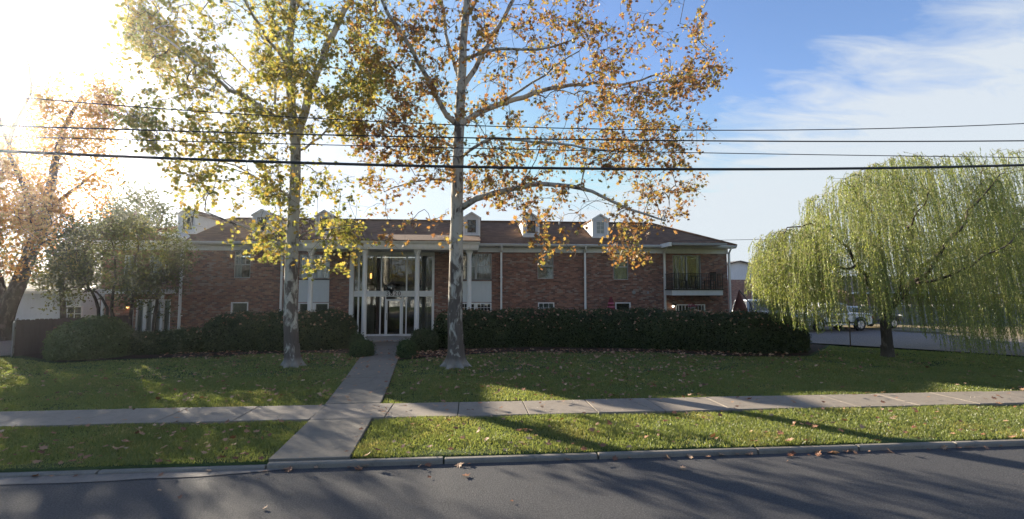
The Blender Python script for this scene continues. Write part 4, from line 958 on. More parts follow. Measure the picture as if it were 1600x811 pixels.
# ================================================================== CABLES AND POLES
PXL, PXR = -27.0, 29.0
for x_, lab in ((PXL, 'wooden utility pole beyond the left edge carrying the street cables'), (PXR, 'wooden utility pole beyond the right edge carrying the street cables')):
    o = empty('utility_pole', (x_, 11.3, 0), lab, 'utility pole', 'utility poles along the street')
    b = MB(); b.tube([(x_, 11.3, -.1), (x_, 11.3, 10.6)], [.17, .12], 12); b.build('pole', 'pole_wood', o)
    b = MB(); b.box(x_-.06, x_+.06, 10.3, 12.6, 8.9, 9.02); b.build('crossarm', 'pole_wood', o)
def cable(name, lab, pts, Y, rad):
    """pts: three pixels along the cable; fit a parabola in the plane at Y and run it from pole to pole"""
    P = [at(a, b_, Y) for a, b_ in pts]; A = np.array([[p.x*p.x, p.x, 1] for p in P]); c = np.linalg.solve(A, np.array([p.z for p in P]))
    c0 = max(c[0], 0.0)
    xs = np.linspace(PXL, PXR, 60); mb = MB()
    pts3 = [(x_, Y, c[0]*x_*x_+c[1]*x_+c[2]) for x_ in xs]; mb.tube(pts3, rad, 8)
    tag(mb.build(name, 'cable_rubber'), lab, 'cable', 'overhead street cables')
cable('utility_cable', 'thickest and lowest of the black cables crossing the whole view', [(0, 236), (800, 262), (1600, 258)], 11.1, .034)
cable('utility_cable', 'thin black cable second up from the thick one', [(150, 201), (800, 216.5), (1600, 220)], 11.3, .017)
cable('utility_cable', 'thin black cable just above the thick one', [(150, 217), (800, 233), (1600, 246)], 11.5, .011)
cable('utility_cable', 'topmost of the thin black street cables', [(100, 158), (1110, 203.5), (1600, 193)], 11.3, .012)
# thin service line from the building corner to the right
pa = at(1037, 377, YF-.4); pb_ = at(1420, 364, 30); pc_ = at(1900, 350, 34)
mb = MB(); mb.tube([pa, pa.lerp(pb_, .5)-Vector((0, 0, .12)), pb_, pc_], .014, 6)
tag(mb.build('service_cable', 'cable_rubber'), 'thin service line running from the roof corner towards the willow', 'cable')
o = empty('utility_pole', (pc_.x, pc_.y, 0), 'wooden pole far right holding the thin service line', 'utility pole', 'utility poles along the street')
b = MB(); b.tube([(pc_.x, pc_.y, -.1), (pc_.x, pc_.y, pc_.z+.5)], [.15, .11], 10); b.build('pole', 'pole_wood', o)
b = MB(); b.box(pc_.x-.5, pc_.x+.5, pc_.y-.05, pc_.y+.05, pc_.z+.1, pc_.z+.2); b.build('crossarm', 'pole_wood', o)

# ================================================================== VEHICLES
def vehicle(name, lab, cat, loc, rz, L, W, body, paint, cab, wheels, wr=.36, dark_low=None, belt=None):
    """body/cab: side profiles (x,z) with +x the front"""
    o = empty(name, loc, lab, cat); o.rotation_euler = (0, 0, rz)
    def prt(n_, mb, m, par=None, bev=0):
        q = mb.build(n_, m, None, None, bev); q.parent = par or o; return q
    # lower body, narrower at the ends
    def loft(prof, w0, w1, ztaper=None):
        mb = MB(); n = len(prof); sec = [(-w0, 1), (-w0*.9, 1), (w0*.9, 1), (w0, 1)]
        vs = []
        for sgn in (-1, 1):
            for x_, z_ in prof:
                w_ = w0 if ztaper is None or z_ <= ztaper[0] else w0-(z_-ztaper[0])*ztaper[1]
                w_ -= 0.10*max(0, (abs(x_)/(L/2))-.72)/.28
                vs.append((x_, sgn*w_, z_))
        fs = [tuple(range(n)), tuple(range(2*n-1, n-1, -1))]+[(i, (i+1) % n, (i+1) % n+n, i+n) for i in range(n)]
        return mb.add(vs, fs)
    bd = prt('body', loft(body, W/2, W/2), paint, bev=.05)
    cb = prt('cabin', loft(cab, W/2-.03, W/2-.03, (cab[0][1], .28)), paint, bev=.04)
    # side glass
    zs = [p[1] for p in cab]; zl, zh = min(zs), max(zs)
    def wat(z_): return W/2-.03-(z_-zl)*.28+.006
    xf = [p[0] for p in cab if p[1] == zl]; xh = [p[0] for p in cab if p[1] > zh-.08]
    x0l, x1l = min(xf), max(xf); x0h, x1h = min(xh), max(xh)
    a, c = zl+.05, zh-.10; npn = 3 if L > 4.4 else 2
    def xe(t, z_): 
        f = (z_-zl)/(zh-zl); lo = x0l+(x0h-x0l)*f+.10; hi = x1l+(x1h-x1l)*f-.10; return lo+(hi-lo)*t
    for s_ in (-1, 1):
        for i in range(npn):
            t0, t1 = i/npn+.012, (i+1)/npn-.012; g = MB()
            pts = [(xe(t0, a), a), (xe(t1, a), a), (xe(t1, c), c), (xe(t0, c), c)]
            g.add([(p[0], s_*(wat(p[1])+.004), p[1]) for p in pts]+[(p[0], s_*(wat(p[1])-.02), p[1]) for p in pts], [(0,1,2,3),(7,6,5,4)]+[(j, j+4, (j+1) % 4+4, (j+1) % 4) for j in range(4)])
            prt('side_window', g, 'car_glass', cb)
        # door seams and handles
        h = MB(); h.box(-.1, .06, s_*(W/2+.0), s_*(W/2+.025), zl-.14, zl-.11); prt('handle', h, 'plastic_black', bd)
    for xa_, xb__, nm in ((x1l, x1h, 'windscreen'), (x0l, x0h, 'rear_window')):
        g = MB(); sg = 1 if nm == 'windscreen' else -1
        def xx(z_): return xa_+(xb__-xa_)*(z_-zl)/(zh-zl)+sg*.012
        g.add([(xx(a), -wat(a)+.12, a), (xx(a), wat(a)-.12, a), (xx(c), wat(c)-.1, c), (xx(c), -wat(c)+.1, c)]+[(xx(a)-sg*.02, -wat(a)+.12, a), (xx(a)-sg*.02, wat(a)-.12, a), (xx(c)-sg*.02, wat(c)-.1, c), (xx(c)-sg*.02, -wat(c)+.1, c)], [(0,1,2,3),(7,6,5,4)]+[(j, j+4, (j+1) % 4+4, (j+1) % 4) for j in range(4)])
        prt(nm, g, 'car_glass', cb)
    for x_ in wheels:
        for s_ in (-1, 1):
            t = MB(); y_ = s_*(W/2-.12); t.lathe((x_, y_, wr), [(wr*.62, -.115), (wr*.9, -.115), (wr, -.08), (wr, .08), (wr*.9, .115), (wr*.62, .115)], 24, axis='y')
            w_ = prt('wheel', MB().lathe((x_, y_, wr), [(wr*.3, -.09), (wr*.5, -.1), (wr*.5, .1), (wr*.3, .09)], 12, axis='y'), 'plastic_black')
            prt('tyre', t, 'rubber', w_)
            r_ = MB()
            for i in range(5):
                an = i*2*math.pi/5; r_.tube([(x_+.04*math.cos(an), y_+s_*.118, wr+.04*math.sin(an)), (x_+wr*.6*math.cos(an), y_+s_*.105, wr+wr*.6*math.sin(an))], .035, 4)
            r_.lathe((x_, y_+s_*.11, wr), [(wr*.64, -.02), (wr*.66, 0), (wr*.58, .012)], 20, axis='y'); r_.lathe((x_, y_+s_*.11, wr), [(.06, -.01), (.06, .015)], 10, axis='y')
            prt('rim', r_, 'rim_metal', w_)
            aw = MB(); n = 14; vs = []
            for j in range(n+1):
                an = math.pi*j/n; 
                for rr, yy in ((wr+.04, W/2+.004), (wr+.10, W/2+.03), (wr+.10, W/2-.05)): vs.append((x_+rr*math.cos(an), s_*yy, wr+rr*math.sin(an)))
            aw.add(vs, [(3*j+q_, 3*j+3+q_, 3*j+3+(q_+1) % 3, 3*j+(q_+1) % 3) for j in range(n) for q_ in range(3)], 0, True); prt('wheel_arch', aw, 'plastic_black', bd)
    xF, xR = max(p[0] for p in body), min(p[0] for p in body); zb2 = min(p[1] for p in body)
    for x_, nm, sg in ((xF, 'front_bumper', 1), (xR, 'rear_bumper', -1)):
        m = MB(); m.box(x_-sg*.1, x_+sg*.07, -W/2+.08, W/2-.08, zb2+.05, zb2+.27); prt(nm, m, dark_low or 'plastic_black', None, .03)
        for s_ in (-1, 1):
            m = MB(); m.box(x_-sg*.09, x_+sg*.012, s_*(W/2-.32), s_*(W/2-.09), zb2+.38, zb2+.55); prt('headlight' if sg > 0 else 'tail_light', m, 'lamp_clear' if sg > 0 else 'lamp_red', None, .02)
    for s_ in (-1, 1):
        m = MB(); m.box(x1l-.28, x1l-.10, s_*(W/2), s_*(W/2+.17), zl+.02, zl+.17); prt('mirror', m, paint, cb, .02)
        m = MB(); m.box(min(wheels)+wr+.15, max(wheels)-wr-.15, s_*(W/2-.01), s_*(W/2+.02), zb2+.12, zb2+.2); prt('side_trim', m, 'plastic_black', bd)
    return o
Z0 = .03
q = gnd(1312, 518.5); RZ_ = R(-34)
suv = vehicle('parked_pickup', 'white pickup truck with dark lettering on its door, parked beyond the willow', 'pickup truck', (q.x, q.y+.9, Z0), R(186), 4.9, 1.85,
  [(-2.4, .42), (-2.45, .78), (-2.42, 1.06), (-.7, 1.07), (1.25, 1.06), (2.2, 1.0), (2.4, .85), (2.43, .45), (2.05, .36), (-2.05, .36)], 'car_white',
  [(-.75, 1.05), (1.35, 1.05), (.75, 1.62), (.45, 1.72), (-.45, 1.72), (-.68, 1.66)], (-1.45, 1.5), .38)
q2 = suv; b = MB()
for i, (x_, w_) in enumerate(((-.62, .10), (-.47, .05), (-.38, .12), (-.2, .07), (-.08, .05), (.02, .13))): b.box(x_+.5, x_+.5+w_, .929, .935, .70+.03*(i % 2), .90)
lt = b.build('side_lettering', 'plastic_black'); lt.parent = suv
q = gnd(1378, 518) 
vehicle('parked_car', 'dark blue car parked behind the white pickup truck', 'car', (q.x+1.2, q.y+2.6, Z0), R(8), 4.5, 1.8,
  [(-2.2, .36), (-2.25, .8), (-2.15, .92), (1.0, .93), (1.9, .84), (2.2, .7), (2.22, .4), (1.8, .32), (-1.8, .32)], 'car_blue',
  [(-1.7, .92), (1.0, .92), (.3, 1.38), (-.2, 1.44), (-1.0, 1.44), (-1.35, 1.36)], (-1.35, 1.35), .33)
q = gnd(1203, 515)
vehicle('parked_van', 'white van standing beyond the end of the long hedge', 'van', (at(1212, 480, 31).x, 31.5, Z0), R(4), 5.0, 1.95,
  [(-2.45, .4), (-2.5, .9), (-2.42, 1.1), (1.3, 1.1), (2.2, 1.0), (2.45, .85), (2.48, .45), (2.1, .36), (-2.1, .36)], 'car_white',
  [(-2.42, 1.1), (1.35, 1.1), (.75, 1.72), (.4, 1.86), (-2.1, 1.86), (-2.3, 1.8)], (-1.6, 1.55), .36)

# closed cantilever parasol by the corner
q = at(1160, 490, 27.5); zt_ = at(1153, 454, 27.5).z
o = empty('closed_parasol', (q.x, 27.5, 0), 'closed brown red cantilever parasol at the right corner of the apartments', 'parasol')
b = MB(); c = Vector((at(1157, 480, 27.5).x, 27.5, 0)); n = 16; vs = []
for i, (z, rr) in enumerate(((.75, .36), (1.0, .40), (1.35, .34), (1.8, .22), (2.15, .10), (zt_, .02))):
    for j in range(n): a = 2*math.pi*j/n; r2 = rr*(1+.22*math.cos(8*a/1.0)); vs.append((c.x+r2*math.cos(a)+(z-.75)*-.04, c.y+r2*math.sin(a), z))
b.add(vs, [(i*n+j, i*n+(j+1) % n, (i+1)*n+(j+1) % n, (i+1)*n+j) for i in range(5) for j in range(n)]+[tuple(range(n))], 0, True); b.build('canopy', 'cloth_red', o)
b = MB(); px_ = at(1176, 490, 27.5).x; b.tube([(px_, 27.5, 0), (px_, 27.5, 1.2), (px_-.12, 27.5, 1.7), (c.x+.08, 27.5, zt_-.15), (c.x-.05, 27.5, zt_+.03)], .035, 8); b.build('pole', 'dark_frame', o)
b = MB(); b.box(px_-.4, px_+.4, 27.1, 27.9, 0, .09); b.build('base', 'dark_frame', o)

# ================================================================== TREES
def tree(name, lab, cat, base, r, limbs, targets, leafm, barkm, leaf, nleaf, lsize, group=None, droop=.25, tip=.006, spread=.30, flare=1.0, extra=None, maxlen=6, uptilt=None, twig='twig', lobes=6, twigs=0):
    o = empty(name, (base.x, base.y, 0), lab, cat, group)
    sk = Skeleton(); first = True
    for L in limbs:
        pts, r0, r1 = L[:3]
        par = None
        if not first: par = sk.near(pts[0])
        ids = sk.limb(pts, r0, r1, par, wob=.02 if not first else .008)
        if not first: sk.p[ids[0]] = sk.p[par]
        first = False
    sk.grow(targets, droop=droop, maxlen=maxlen); sk.finish(tip)
    mb = MB(); ms = MB(); sk.mesh(mb, ms, .022)
    if flare: root_flare(mb, base.x, base.y, r, h=.8, spread=flare, lobes=lobes, seed=int(abs(base.x)*100))
    mb.build('trunk', barkm, o)
    # leaves: round the ends and outer halves of the grown chains
    C = []
    for idx, main in sk.chains:
        if main: continue
        k_ = len(idx); 
        if twigs:
            for _ in range(int(RNG.poisson(twigs))+1):
                t = RNG.beta(2.2, 1.0)*(k_-1); i = min(int(t), k_-2); f = t-i
                p = np.array(sk.p[idx[i]])*(1-f)+np.array(sk.p[idx[i+1]])*f; dr = np.array(sk.p[idx[i+1]])-np.array(sk.p[idx[i]]); dr /= np.linalg.norm(dr)+1e-6
                d = dr*.7+RNG.normal(size=3)*.75+np.array([0, 0, -.05]); d /= np.linalg.norm(d); L_ = RNG.uniform(.22, .62)
                mid = p+d*L_*.5+RNG.normal(size=3)*.03; e = p+d*L_+np.array([0, 0, -.10*L_]); ms.tube([p, mid, e], [.0055, .004, .0025], 3, cap=False)
                for q_ in range(int(RNG.integers(2, 6))):
                    g = RNG.uniform(.3, 1.08); C.append((p*(1-g)+e*g)+RNG.normal(size=3)*.055+np.array([0, 0, -.04]))
            continue
        m = max(1, int(RNG.poisson(nleaf)))
        for _ in range(m):
            t = RNG.beta(3.2, 1.0)*(k_-1); i = min(int(t), k_-2); f = t-i
            p = np.array(sk.p[idx[i]])*(1-f)+np.array(sk.p[idx[i+1]])*f
            C.append(p+RNG.normal(size=3)*spread*np.array([1, 1, .8]))
    ms.build('branches', twig, o)
    C = np.array(C); n = len(C)
    S = lsize*RNG.uniform(.45, 1.3, n); N = RNG.normal(size=(n, 3))+np.array([0, 0, .55])
    V, F = scatter(leaf, C, S, N, jitter=.3, updir=np.tile([0, 0, 1.], (n, 1)) if uptilt else None)
    npmesh('crown', V, F, leafm, o); return o, sk
def limb_px(pts, Y0): return [at(p[0], p[1], Y0+(p[2] if len(p) > 2 else 0)) for p in pts]
def envelope(poly, Y0, n, depth, dens=None, minz=1.6):
    xs = [p[0] for p in poly]; ys = [p[1] for p in poly]; out = []; cx0_, cx1_ = min(xs), max(xs); cy0_, cy1_ = min(ys), max(ys)
    while len(out) < n:
        px, py = random.uniform(cx0_, cx1_), random.uniform(cy0_, cy1_)
        if not inpoly(px, py, poly): continue
        if dens and random.random() > dens(px, py): continue
        e = 1-abs(2*(px-cx0_)/(cx1_-cx0_)-1)**2.2; dy = random.gauss(0, .48)*depth*math.sqrt(max(.12, e))
        p = at(px, py, Y0+max(-depth, min(depth, dy)))
        if p.z > minz: out.append(p)
    return out
def clump(field_seed, sc_=66.0):
    rg = random.Random(field_seed); c = [(rg.uniform(-200, 1400), rg.uniform(-500, 500), rg.uniform(.5, 1.0)) for _ in range(300)]
    def f(px, py):
        b_ = 0
        for x_, y_, w_ in c:
            d = ((px-x_)**2+(py-y_)**2)/(sc_*sc_*.16)
            if d < 6: b_ += w_*math.exp(-d)
        return min(1, .16+b_*.8)
    return f
# right sycamore
B1 = gnd(712, 572); Y1 = B1.y
poly1 = [(548, 40), (520, -200), (620, -330), (760, -380), (960, -330), (1070, -250), (1105, -40), (1100, 60), (1130, 100), (1118, 160), (1095, 215), (1108, 285), (1085, 345), (1050, 372), (1010, 345), (985, 400), (900, 395), (840, 352), (765, 342), (715, 360), (640, 385), (590, 350), (556, 290), (560, 220), (545, 130)]
cl1 = clump(3)
def den1(px, py):
    v = cl1(px, py)
    if py > 300: v *= .35 if px < 960 else .7
    elif 735 < px < 960 and 235 < py < 300: v *= .7
    if 690 < px < 860 and 55 < py < 230: v *= .55
    if py < 0: v *= .5
    if px < 600 and py > 120: v *= .8
    return v
limbs1 = [
 (limb_px([(712, 560), (711, 480), (713, 400), (714, 330), (716, 232), (720, 148), (724, 60), (730, 0), (736, -120), (742, -260)], Y1), .27, .05),
 (limb_px([(716, 326), (742, 310, -.2), (800, 296, -.5), (866, 287, -1.0), (925, 300, -1.3), (985, 328, -1.6), (1040, 345, -1.8)], Y1), .11, .025),
 (limb_px([(720, 197), (745, 178, .3), (792, 160, .7), (861, 138, 1.2), (927, 131, 1.6), (975, 131, 1.9), (1050, 110, 2.2)], Y1), .11, .025),
 (limb_px([(782, 163, .6), (815, 140, .3), (851, 116, -.2), (905, 80, -.6)], Y1), .05, .02),
 (limb_px([(724, 99), (740, 88, -.4), (782, 76, -1.0), (841, 78, -1.7), (900, 60, -2.2)], Y1), .07, .02),
 (limb_px([(721, 143), (742, 105, .3), (767, 59, .7), (797, 10, 1.1), (840, -100, 1.7), (880, -220, 2.0)], Y1), .10, .03),
 (limb_px([(716, 200), (698, 182, -.2), (663, 113, -.8), (624, 47, -1.4), (594, 0, -1.8), (560, -90, -2.2)], Y1), .10, .03),
 (limb_px([(722, 130), (705, 90, .4), (690, 5, .9), (670, -120, 1.3), (650, -250, 1.6)], Y1), .07, .025),
 (limb_px([(716, 235), (680, 215, 1.0), (630, 195, 2.2), (585, 160, 3.0)], Y1), .06, .02),
 (limb_px([(715, 250), (735, 235, -.8), (767, 217, -2.0), (850, 222, -3.2), (950, 235, -3.8)], Y1), .06, .02),
 (limb_px([(714, 290), (690, 280, .8), (645, 285, 1.8), (600, 300, 2.4)], Y1), .05, .018),
 (limb_px([(728, 30), (770, -40, -1.2), (850, -110, -2.6), (950, -150, -3.2)], Y1), .07, .02),
 (limb_px([(730, 0), (720, -60, 1.2), (700, -150, 2.6), (760, -300, 3.0)], Y1), .06, .02),
]
T1 = envelope(poly1, Y1, 1500, 3.6, den1)
for _ in range(26):    # foliage hanging in front of the roof and balcony
    px, py = random.choice([(random.uniform(830, 1010), random.uniform(350, 405)), (random.uniform(590, 700), random.uniform(345, 385)), (random.uniform(960, 1000), random.uniform(370, 408))]); T1.append(at(px, py, Y1-random.uniform(.5, 2.5)))
tree('sycamore_tree', 'right of the two big sycamores, mottled pale trunk, rusty orange leaves, beside the front walk', 'tree', B1, .27, limbs1, T1, 'leaf_orange', 'bark_sycamore', SYC, 17, .084, 'sycamores on the front lawn', flare=2.4, spread=.19, twigs=3.8)
# left sycamore
B0 = gnd(456, 571); Y0 = B0.y
poly0 = [(178, 90), (190, -20), (200, -160), (300, -280), (440, -350), (590, -290), (650, -160), (625, 0), (610, 120), (570, 200), (560, 290), (575, 370), (555, 425), (500, 415), (430, 410), (340, 385), (290, 350), (270, 300), (255, 240), (200, 215), (168, 170)]
cl0 = clump(12)
def den0(px, py):
    v = cl0(px, py)
    if px > 470 and 215 < py < 330: v *= .45
    if py > 310: v *= .42
    if px < 280 and py > 150: v *= .8
    if py < 0: v *= .5
    return v
limbs0 = [
 (limb_px([(456, 560), (454, 480), (456, 400), (460, 300), (462, 222), (458, 197), (454, 148), (452, 74), (458, 10), (464, -100), (470, -240)], Y0), .24, .045),
 (limb_px([(460, 212), (475, 182, .2), (490, 123, .5), (515, 64, .8), (544, 5, 1.1), (580, -90, 1.6), (600, -200, 2)], Y0), .15, .035),
 (limb_px([(460, 200), (446, 195, -.2), (416, 173, -.6), (387, 150, -1.0), (360, 141, -1.4), (310, 100, -1.8), (260, 60, -2.2)], Y0), .09, .025),
 (limb_px([(459, 205), (440, 190, .8), (431, 173, 1.0), (426, 99, 1.4), (397, 30, 1.9), (360, -60, 2.4)], Y0), .05, .02),
 (limb_px([(457, 315), (446, 301, .2), (406, 281, .8), (367, 259, 1.4), (320, 245, 1.9)], Y0), .05, .018),
 (limb_px([(456, 380), (441, 345, -.2), (438, 290, -.4), (434, 237, -.6)], Y0), .035, .015),
 (limb_px([(455, 385), (425, 370, -.8), (380, 355, -1.8), (320, 330, -2.4)], Y0), .04, .015),
 (limb_px([(457, 375), (490, 362, -.7), (530, 355, -1.6), (560, 350, -2.0)], Y0), .04, .015),
 (limb_px([(454, 110), (420, 60, -1.2), (370, -20, -2.4), (300, -120, -3.0)], Y0), .06, .02),
 (limb_px([(456, 30), (500, -60, -1.4), (560, -130, -2.6)], Y0), .05, .02),
 (limb_px([(461, 240), (500, 215, 1.0), (540, 170, 2.2)], Y0), .05, .018),
]
T0 = envelope(poly0, Y0, 1500, 3.3, den0)
for _ in range(16): T0.append(at(random.uniform(490, 562), random.uniform(345, 425), Y0-random.uniform(.8, 2.4)))
tree('sycamore_tree', 'left of the two big sycamores, mottled pale trunk, yellow olive leaves', 'tree', B0, .23, limbs0, T0, 'leaf_olive', 'bark_sycamore', SYC, 17, .084, 'sycamores on the front lawn', flare=2.1, spread=.19, twigs=3.8)

# tall amber tree at the far left
BA = Vector((at(5, 520, 26).x, 26, 0)); YA = 26
polyA = [(-190, 200), (-150, 60), (-60, 150), (20, 235), (60, 150), (120, 110), (160, 108), (178, 160), (165, 220), (182, 270), (165, 330), (110, 350), (60, 420), (0, 455), (-80, 470), (-200, 420), (-230, 300)]
limbsA = [
 (limb_px([(4, 520), (10, 489), (31, 437), (57, 370), (67, 349), (76, 310), (85, 260), (100, 200), (128, 150)], YA), .38, .06),
 (limb_px([(12, 486), (-10, 420, .5), (-40, 340, 1), (-80, 260, 1.4), (-110, 180, 2)], YA), .26, .05),
 (limb_px([(57, 370), (40, 300, -.6), (15, 235, -1.0), (31, 178, -1.2), (49, 147, -1.2), (47, 118, -1.2), (43, 95, -1.2)], YA), .15, .03),
 (limb_px([(15, 232, -1.0), (0, 190, -1), (-8, 150, -1), (-2, 130, -1)], YA), .08, .03),
 (limb_px([(70, 330), (110, 300, 1), (150, 270, 2)], YA), .14, .04),
 (limb_px([(50, 385), (90, 370, -1), (130, 345, -2)], YA), .10, .04),
]
clA = clump(5, 70)
TA = envelope(polyA, YA, 980, 4.5, lambda a, c: clA(a, c)*(1 if a > -60 else .8), minz=3.2)
tree('amber_tree', 'tall leaning tree with amber autumn leaves and bare top branch at the far left', 'tree', BA, .38, limbsA, TA, 'leaf_amber', 'bark_brown', SMALL, 34, .10, flare=1.2, spread=.36, tip=.008)
# bare lichen-like top twigs are part of its skeleton; a tree with dense dark crown behind the house
def mass_tree(name, lab, px, py_base, Y, poly, n, nleaf, lsize, leafm, trunkpts, r, depth=3.0, seed=1, spread=.35, cs=60, minz=1.2, extra=()):
    cl = clump(seed, cs); T = envelope(poly, Y, n, depth, cl, minz)
    bs = at(trunkpts[0][0], trunkpts[0][1], Y); base = Vector((bs.x, Y, 0)); P = limb_px(trunkpts, Y); P[0].z = 0
    Ls = [(P, r, r*.3)]+[(limb_px(e, Y), r*.5, r*.15) for e in extra]
    return tree(name, lab, 'tree', base, r, Ls, T, leafm, 'bark_brown', SMALL, nleaf, lsize, flare=.6, spread=spread, tip=.007)
mass_tree('dark_oak_tree', 'dense dark green tree with rounded crown behind the outbuilding at the left', 210, 0, 36, [(140, 400), (145, 340), (165, 300), (195, 287), (225, 290), (250, 315), (275, 345), (290, 400), (250, 430), (170, 430)], 620, 15, .14, 'leaf_dark', [(205, 510), (205, 430), (208, 370), (212, 330)], .3, 3.5, 4, .4, 45, extra=([(206, 420), (180, 370), (165, 330)], [(207, 410), (240, 365), (255, 335)]))
mass_tree('understorey_tree', 'yellow green leafy tree behind the board fence at the left', 60, 0, 27.5, [(-60, 460), (-50, 340), (20, 320), (80, 330), (130, 350), (160, 400), (140, 440), (90, 452), (20, 450)], 300, 13, .11, 'leaf_tangle', [(100, 520), (96, 450), (85, 400), (70, 360)], .16, 2.6, 9, .38, 50, extra=([(96, 450), (120, 410), (140, 380)],))
# tangled small tree with several stems in front of the wing
YT = 21.6
stems = [[(178, 515), (166, 480), (150, 455), (128, 448), (100, 452)], [(182, 515), (176, 470), (180, 420), (172, 370)], [(205, 515), (208, 450), (215, 390), (225, 350)], [(238, 515), (245, 460), (256, 420), (262, 380)], [(168, 515), (150, 470), (120, 420), (105, 380)]]
polyT = [(75, 480), (80, 400), (110, 360), (160, 345), (200, 350), (240, 345), (280, 360), (292, 400), (285, 450), (265, 500), (230, 470), (190, 480), (150, 460), (120, 488)]
clT = clump(21, 50)
TT = envelope(polyT, YT, 800, 1.9, lambda a, c: clT(a, c)*(1 if c < 445 else .35), minz=1.3)
PB = Vector((at(205, 515, YT).x, YT, 0)); LT = []
for i, s_ in enumerate(stems):
    P = limb_px([(p[0], p[1], (i-2)*.25) for p in s_], YT); P[0].z = 0; LT.append((P, .085, .02))
o = empty('tangled_tree', PB, 'small tangled tree with several dark stems in front of the left wing', 'tree')
sk = Skeleton()
for P, a, c in LT: sk.limb(P, a, c, None)
sk.grow(TT, droop=.3, maxlen=5); sk.finish(.006); mb = MB(); ms = MB(); sk.mesh(mb, ms, .02); mb.build('trunk', 'bark_brown', o); ms.build('branches', 'twig', o)
C = []
for idx, main in sk.chains:
    if main: continue
    for _ in range(int(RNG.poisson(19))):
        t = RNG.beta(2.4, 1)*(len(idx)-1); i = min(int(t), len(idx)-2); f = t-i; C.append(np.array(sk.p[idx[i]])*(1-f)+np.array(sk.p[idx[i+1]])*f+RNG.normal(size=3)*.25)
C = np.array(C); V, F = scatter(SMALL, C, RNG.uniform(.04, .085, len(C))); npmesh('crown', V, F, 'leaf_tangle', o)
# dark trees behind the long house at the right
mass_tree('dark_oak_tree', 'dark leafy tree rising over the long brick house at the far right', 1540, 0, 58, [(1480, 440), (1475, 385), (1500, 345), (1545, 325), (1600, 320), (1660, 350), (1680, 420), (1650, 450), (1520, 452)], 520, 15, .24, 'leaf_dark', [(1570, 495), (1570, 430), (1572, 380)], .4, 4.5, 31, .6, 60)
# trees across the street, seen only as reflections
for i, (x_, y_) in enumerate(((-14, -17), (-3, -15.5), (9, -18))):
    o = empty('shade_tree', (x_, y_, 0), ['broad green tree across the street, leftmost seen from the apartments', 'broad green tree across the street, facing the front door', 'broad green tree across the street, beside the far end of the pale house'][i], 'tree', 'trees across the street')
    sk = Skeleton(); sk.limb([(x_, y_, 0), (x_+.2, y_, 2.5), (x_, y_+.2, 5)], .3, .1); T = [(x_+random.gauss(0, 1.8), y_+random.gauss(0, 1.8), 5.4+random.gauss(0, 1.5)) for _ in range(160)]
    sk.grow(T, maxlen=6); sk.finish(.01); mb = MB(); sk.mesh(mb); mb.build('trunk', 'bark_brown', o)
    C = np.repeat(np.array(T), 14, 0)+RNG.normal(size=(160*14, 3))*.45; V, F = scatter(SMALL, C, RNG.uniform(.12, .25, len(C))); npmesh('crown', V, F, 'leaf_dark', o)

# ------------------------------------------------------------------ willow
BW = gnd(1387, 557); YW = BW.y
o = empty('willow_tree', (BW.x, BW.y, 0), 'weeping willow with trailing yellow green strands on the right lawn', 'tree')
sk = Skeleton()
tr = sk.limb([Vector((BW.x, YW, -.05))]+limb_px([(1386, 530), (1383, 505), (1386, 492)], YW), .20, .16, None, wob=.01)
forks = [[(1386, 492), (1372, 465, -.2), (1345, 420, -.5), (1310, 375, -.8), (1270, 350, -1.0), (1225, 365, -1.2)],
 [(1386, 492), (1400, 470, .3), (1412, 420, .6), (1425, 350, .9), (1440, 290, 1.1), (1470, 255, 1.2)],
 [(1387, 490), (1385, 440, -.5), (1375, 370, -.9), (1350, 310, -1.3), (1320, 285, -1.5)],
 [(1395, 478, .2), (1430, 440, -.8), (1480, 380, -1.6), (1530, 310, -2.2), (1570, 270, -2.5)],
 [(1400, 470, .3), (1440, 420, 1.2), (1500, 350, 2.2), (1560, 280, 3.0), (1620, 262, 3.4)],
 [(1386, 470, .2), (1370, 400, 1.2), (1330, 330, 2.2), (1290, 310, 3.0)],
 [(1430, 440, -.8), (1480, 430, -1.8), (1540, 400, -2.6), (1610, 350, -3.0)],
 [(1412, 420, .6), (1420, 380, -.6), (1430, 330, -2.0), (1450, 300, -3.0)],
 [(1345, 420, -.5), (1300, 410, -1.6), (1260, 400, -2.4)],
 [(1425, 350, .9), (1400, 290, .6), (1380, 262, .4)],
 [(1500, 350, 2.2), (1530, 290, 1.0), (1540, 250, .5)]]
for i, f in enumerate(forks):
    P = limb_px(f, YW); par = sk.near(P[0]); ids = sk.limb(P, .095 if i < 5 else .055, .015, par, wob=.07); sk.p[ids[0]] = sk.p[par]
def wtop(px):
    k_ = [(1178, 372), (1215, 356), (1250, 352), (1258, 305), (1300, 285), (1350, 258), (1400, 240), (1440, 240), (1480, 243), (1520, 232), (1560, 228), (1620, 236), (1690, 280), (1720, 330)]
    for a, c in zip(k_, k_[1:]):
        if a[0] <= px <= c[0]: return a[1]+(c[1]-a[1])*(px-a[0])/(c[0]-a[0])
    return 330
def wbot(px):
    k_ = [(1178, 455), (1210, 500), (1260, 520), (1320, 505), (1400, 515), (1450, 545), (1500, 572), (1550, 558), (1600, 530), (1720, 500)]
    for a, c in zip(k_, k_[1:]):
        if a[0] <= px <= c[0]: return a[1]+(c[1]-a[1])*(px-a[0])/(c[0]-a[0])
    return 500
org = []; clW = clump(41, 60)
while len(org) < 880:
    px = random.uniform(1180, 1715); tpy = wtop(px); bpy_ = wbot(px)
    py = tpy+4+(bpy_-tpy)*random.random()**1.5*.62
    if random.random() > .3+clW(px, py)*.8: continue
    rad = 4.2*math.sqrt(max(.1, 1-((px-1440)/300)**2)); dy = random.uniform(-1, 1)*rad*min(1, .35+(py-tpy)/70)
    org.append(at(px, py, YW+dy))
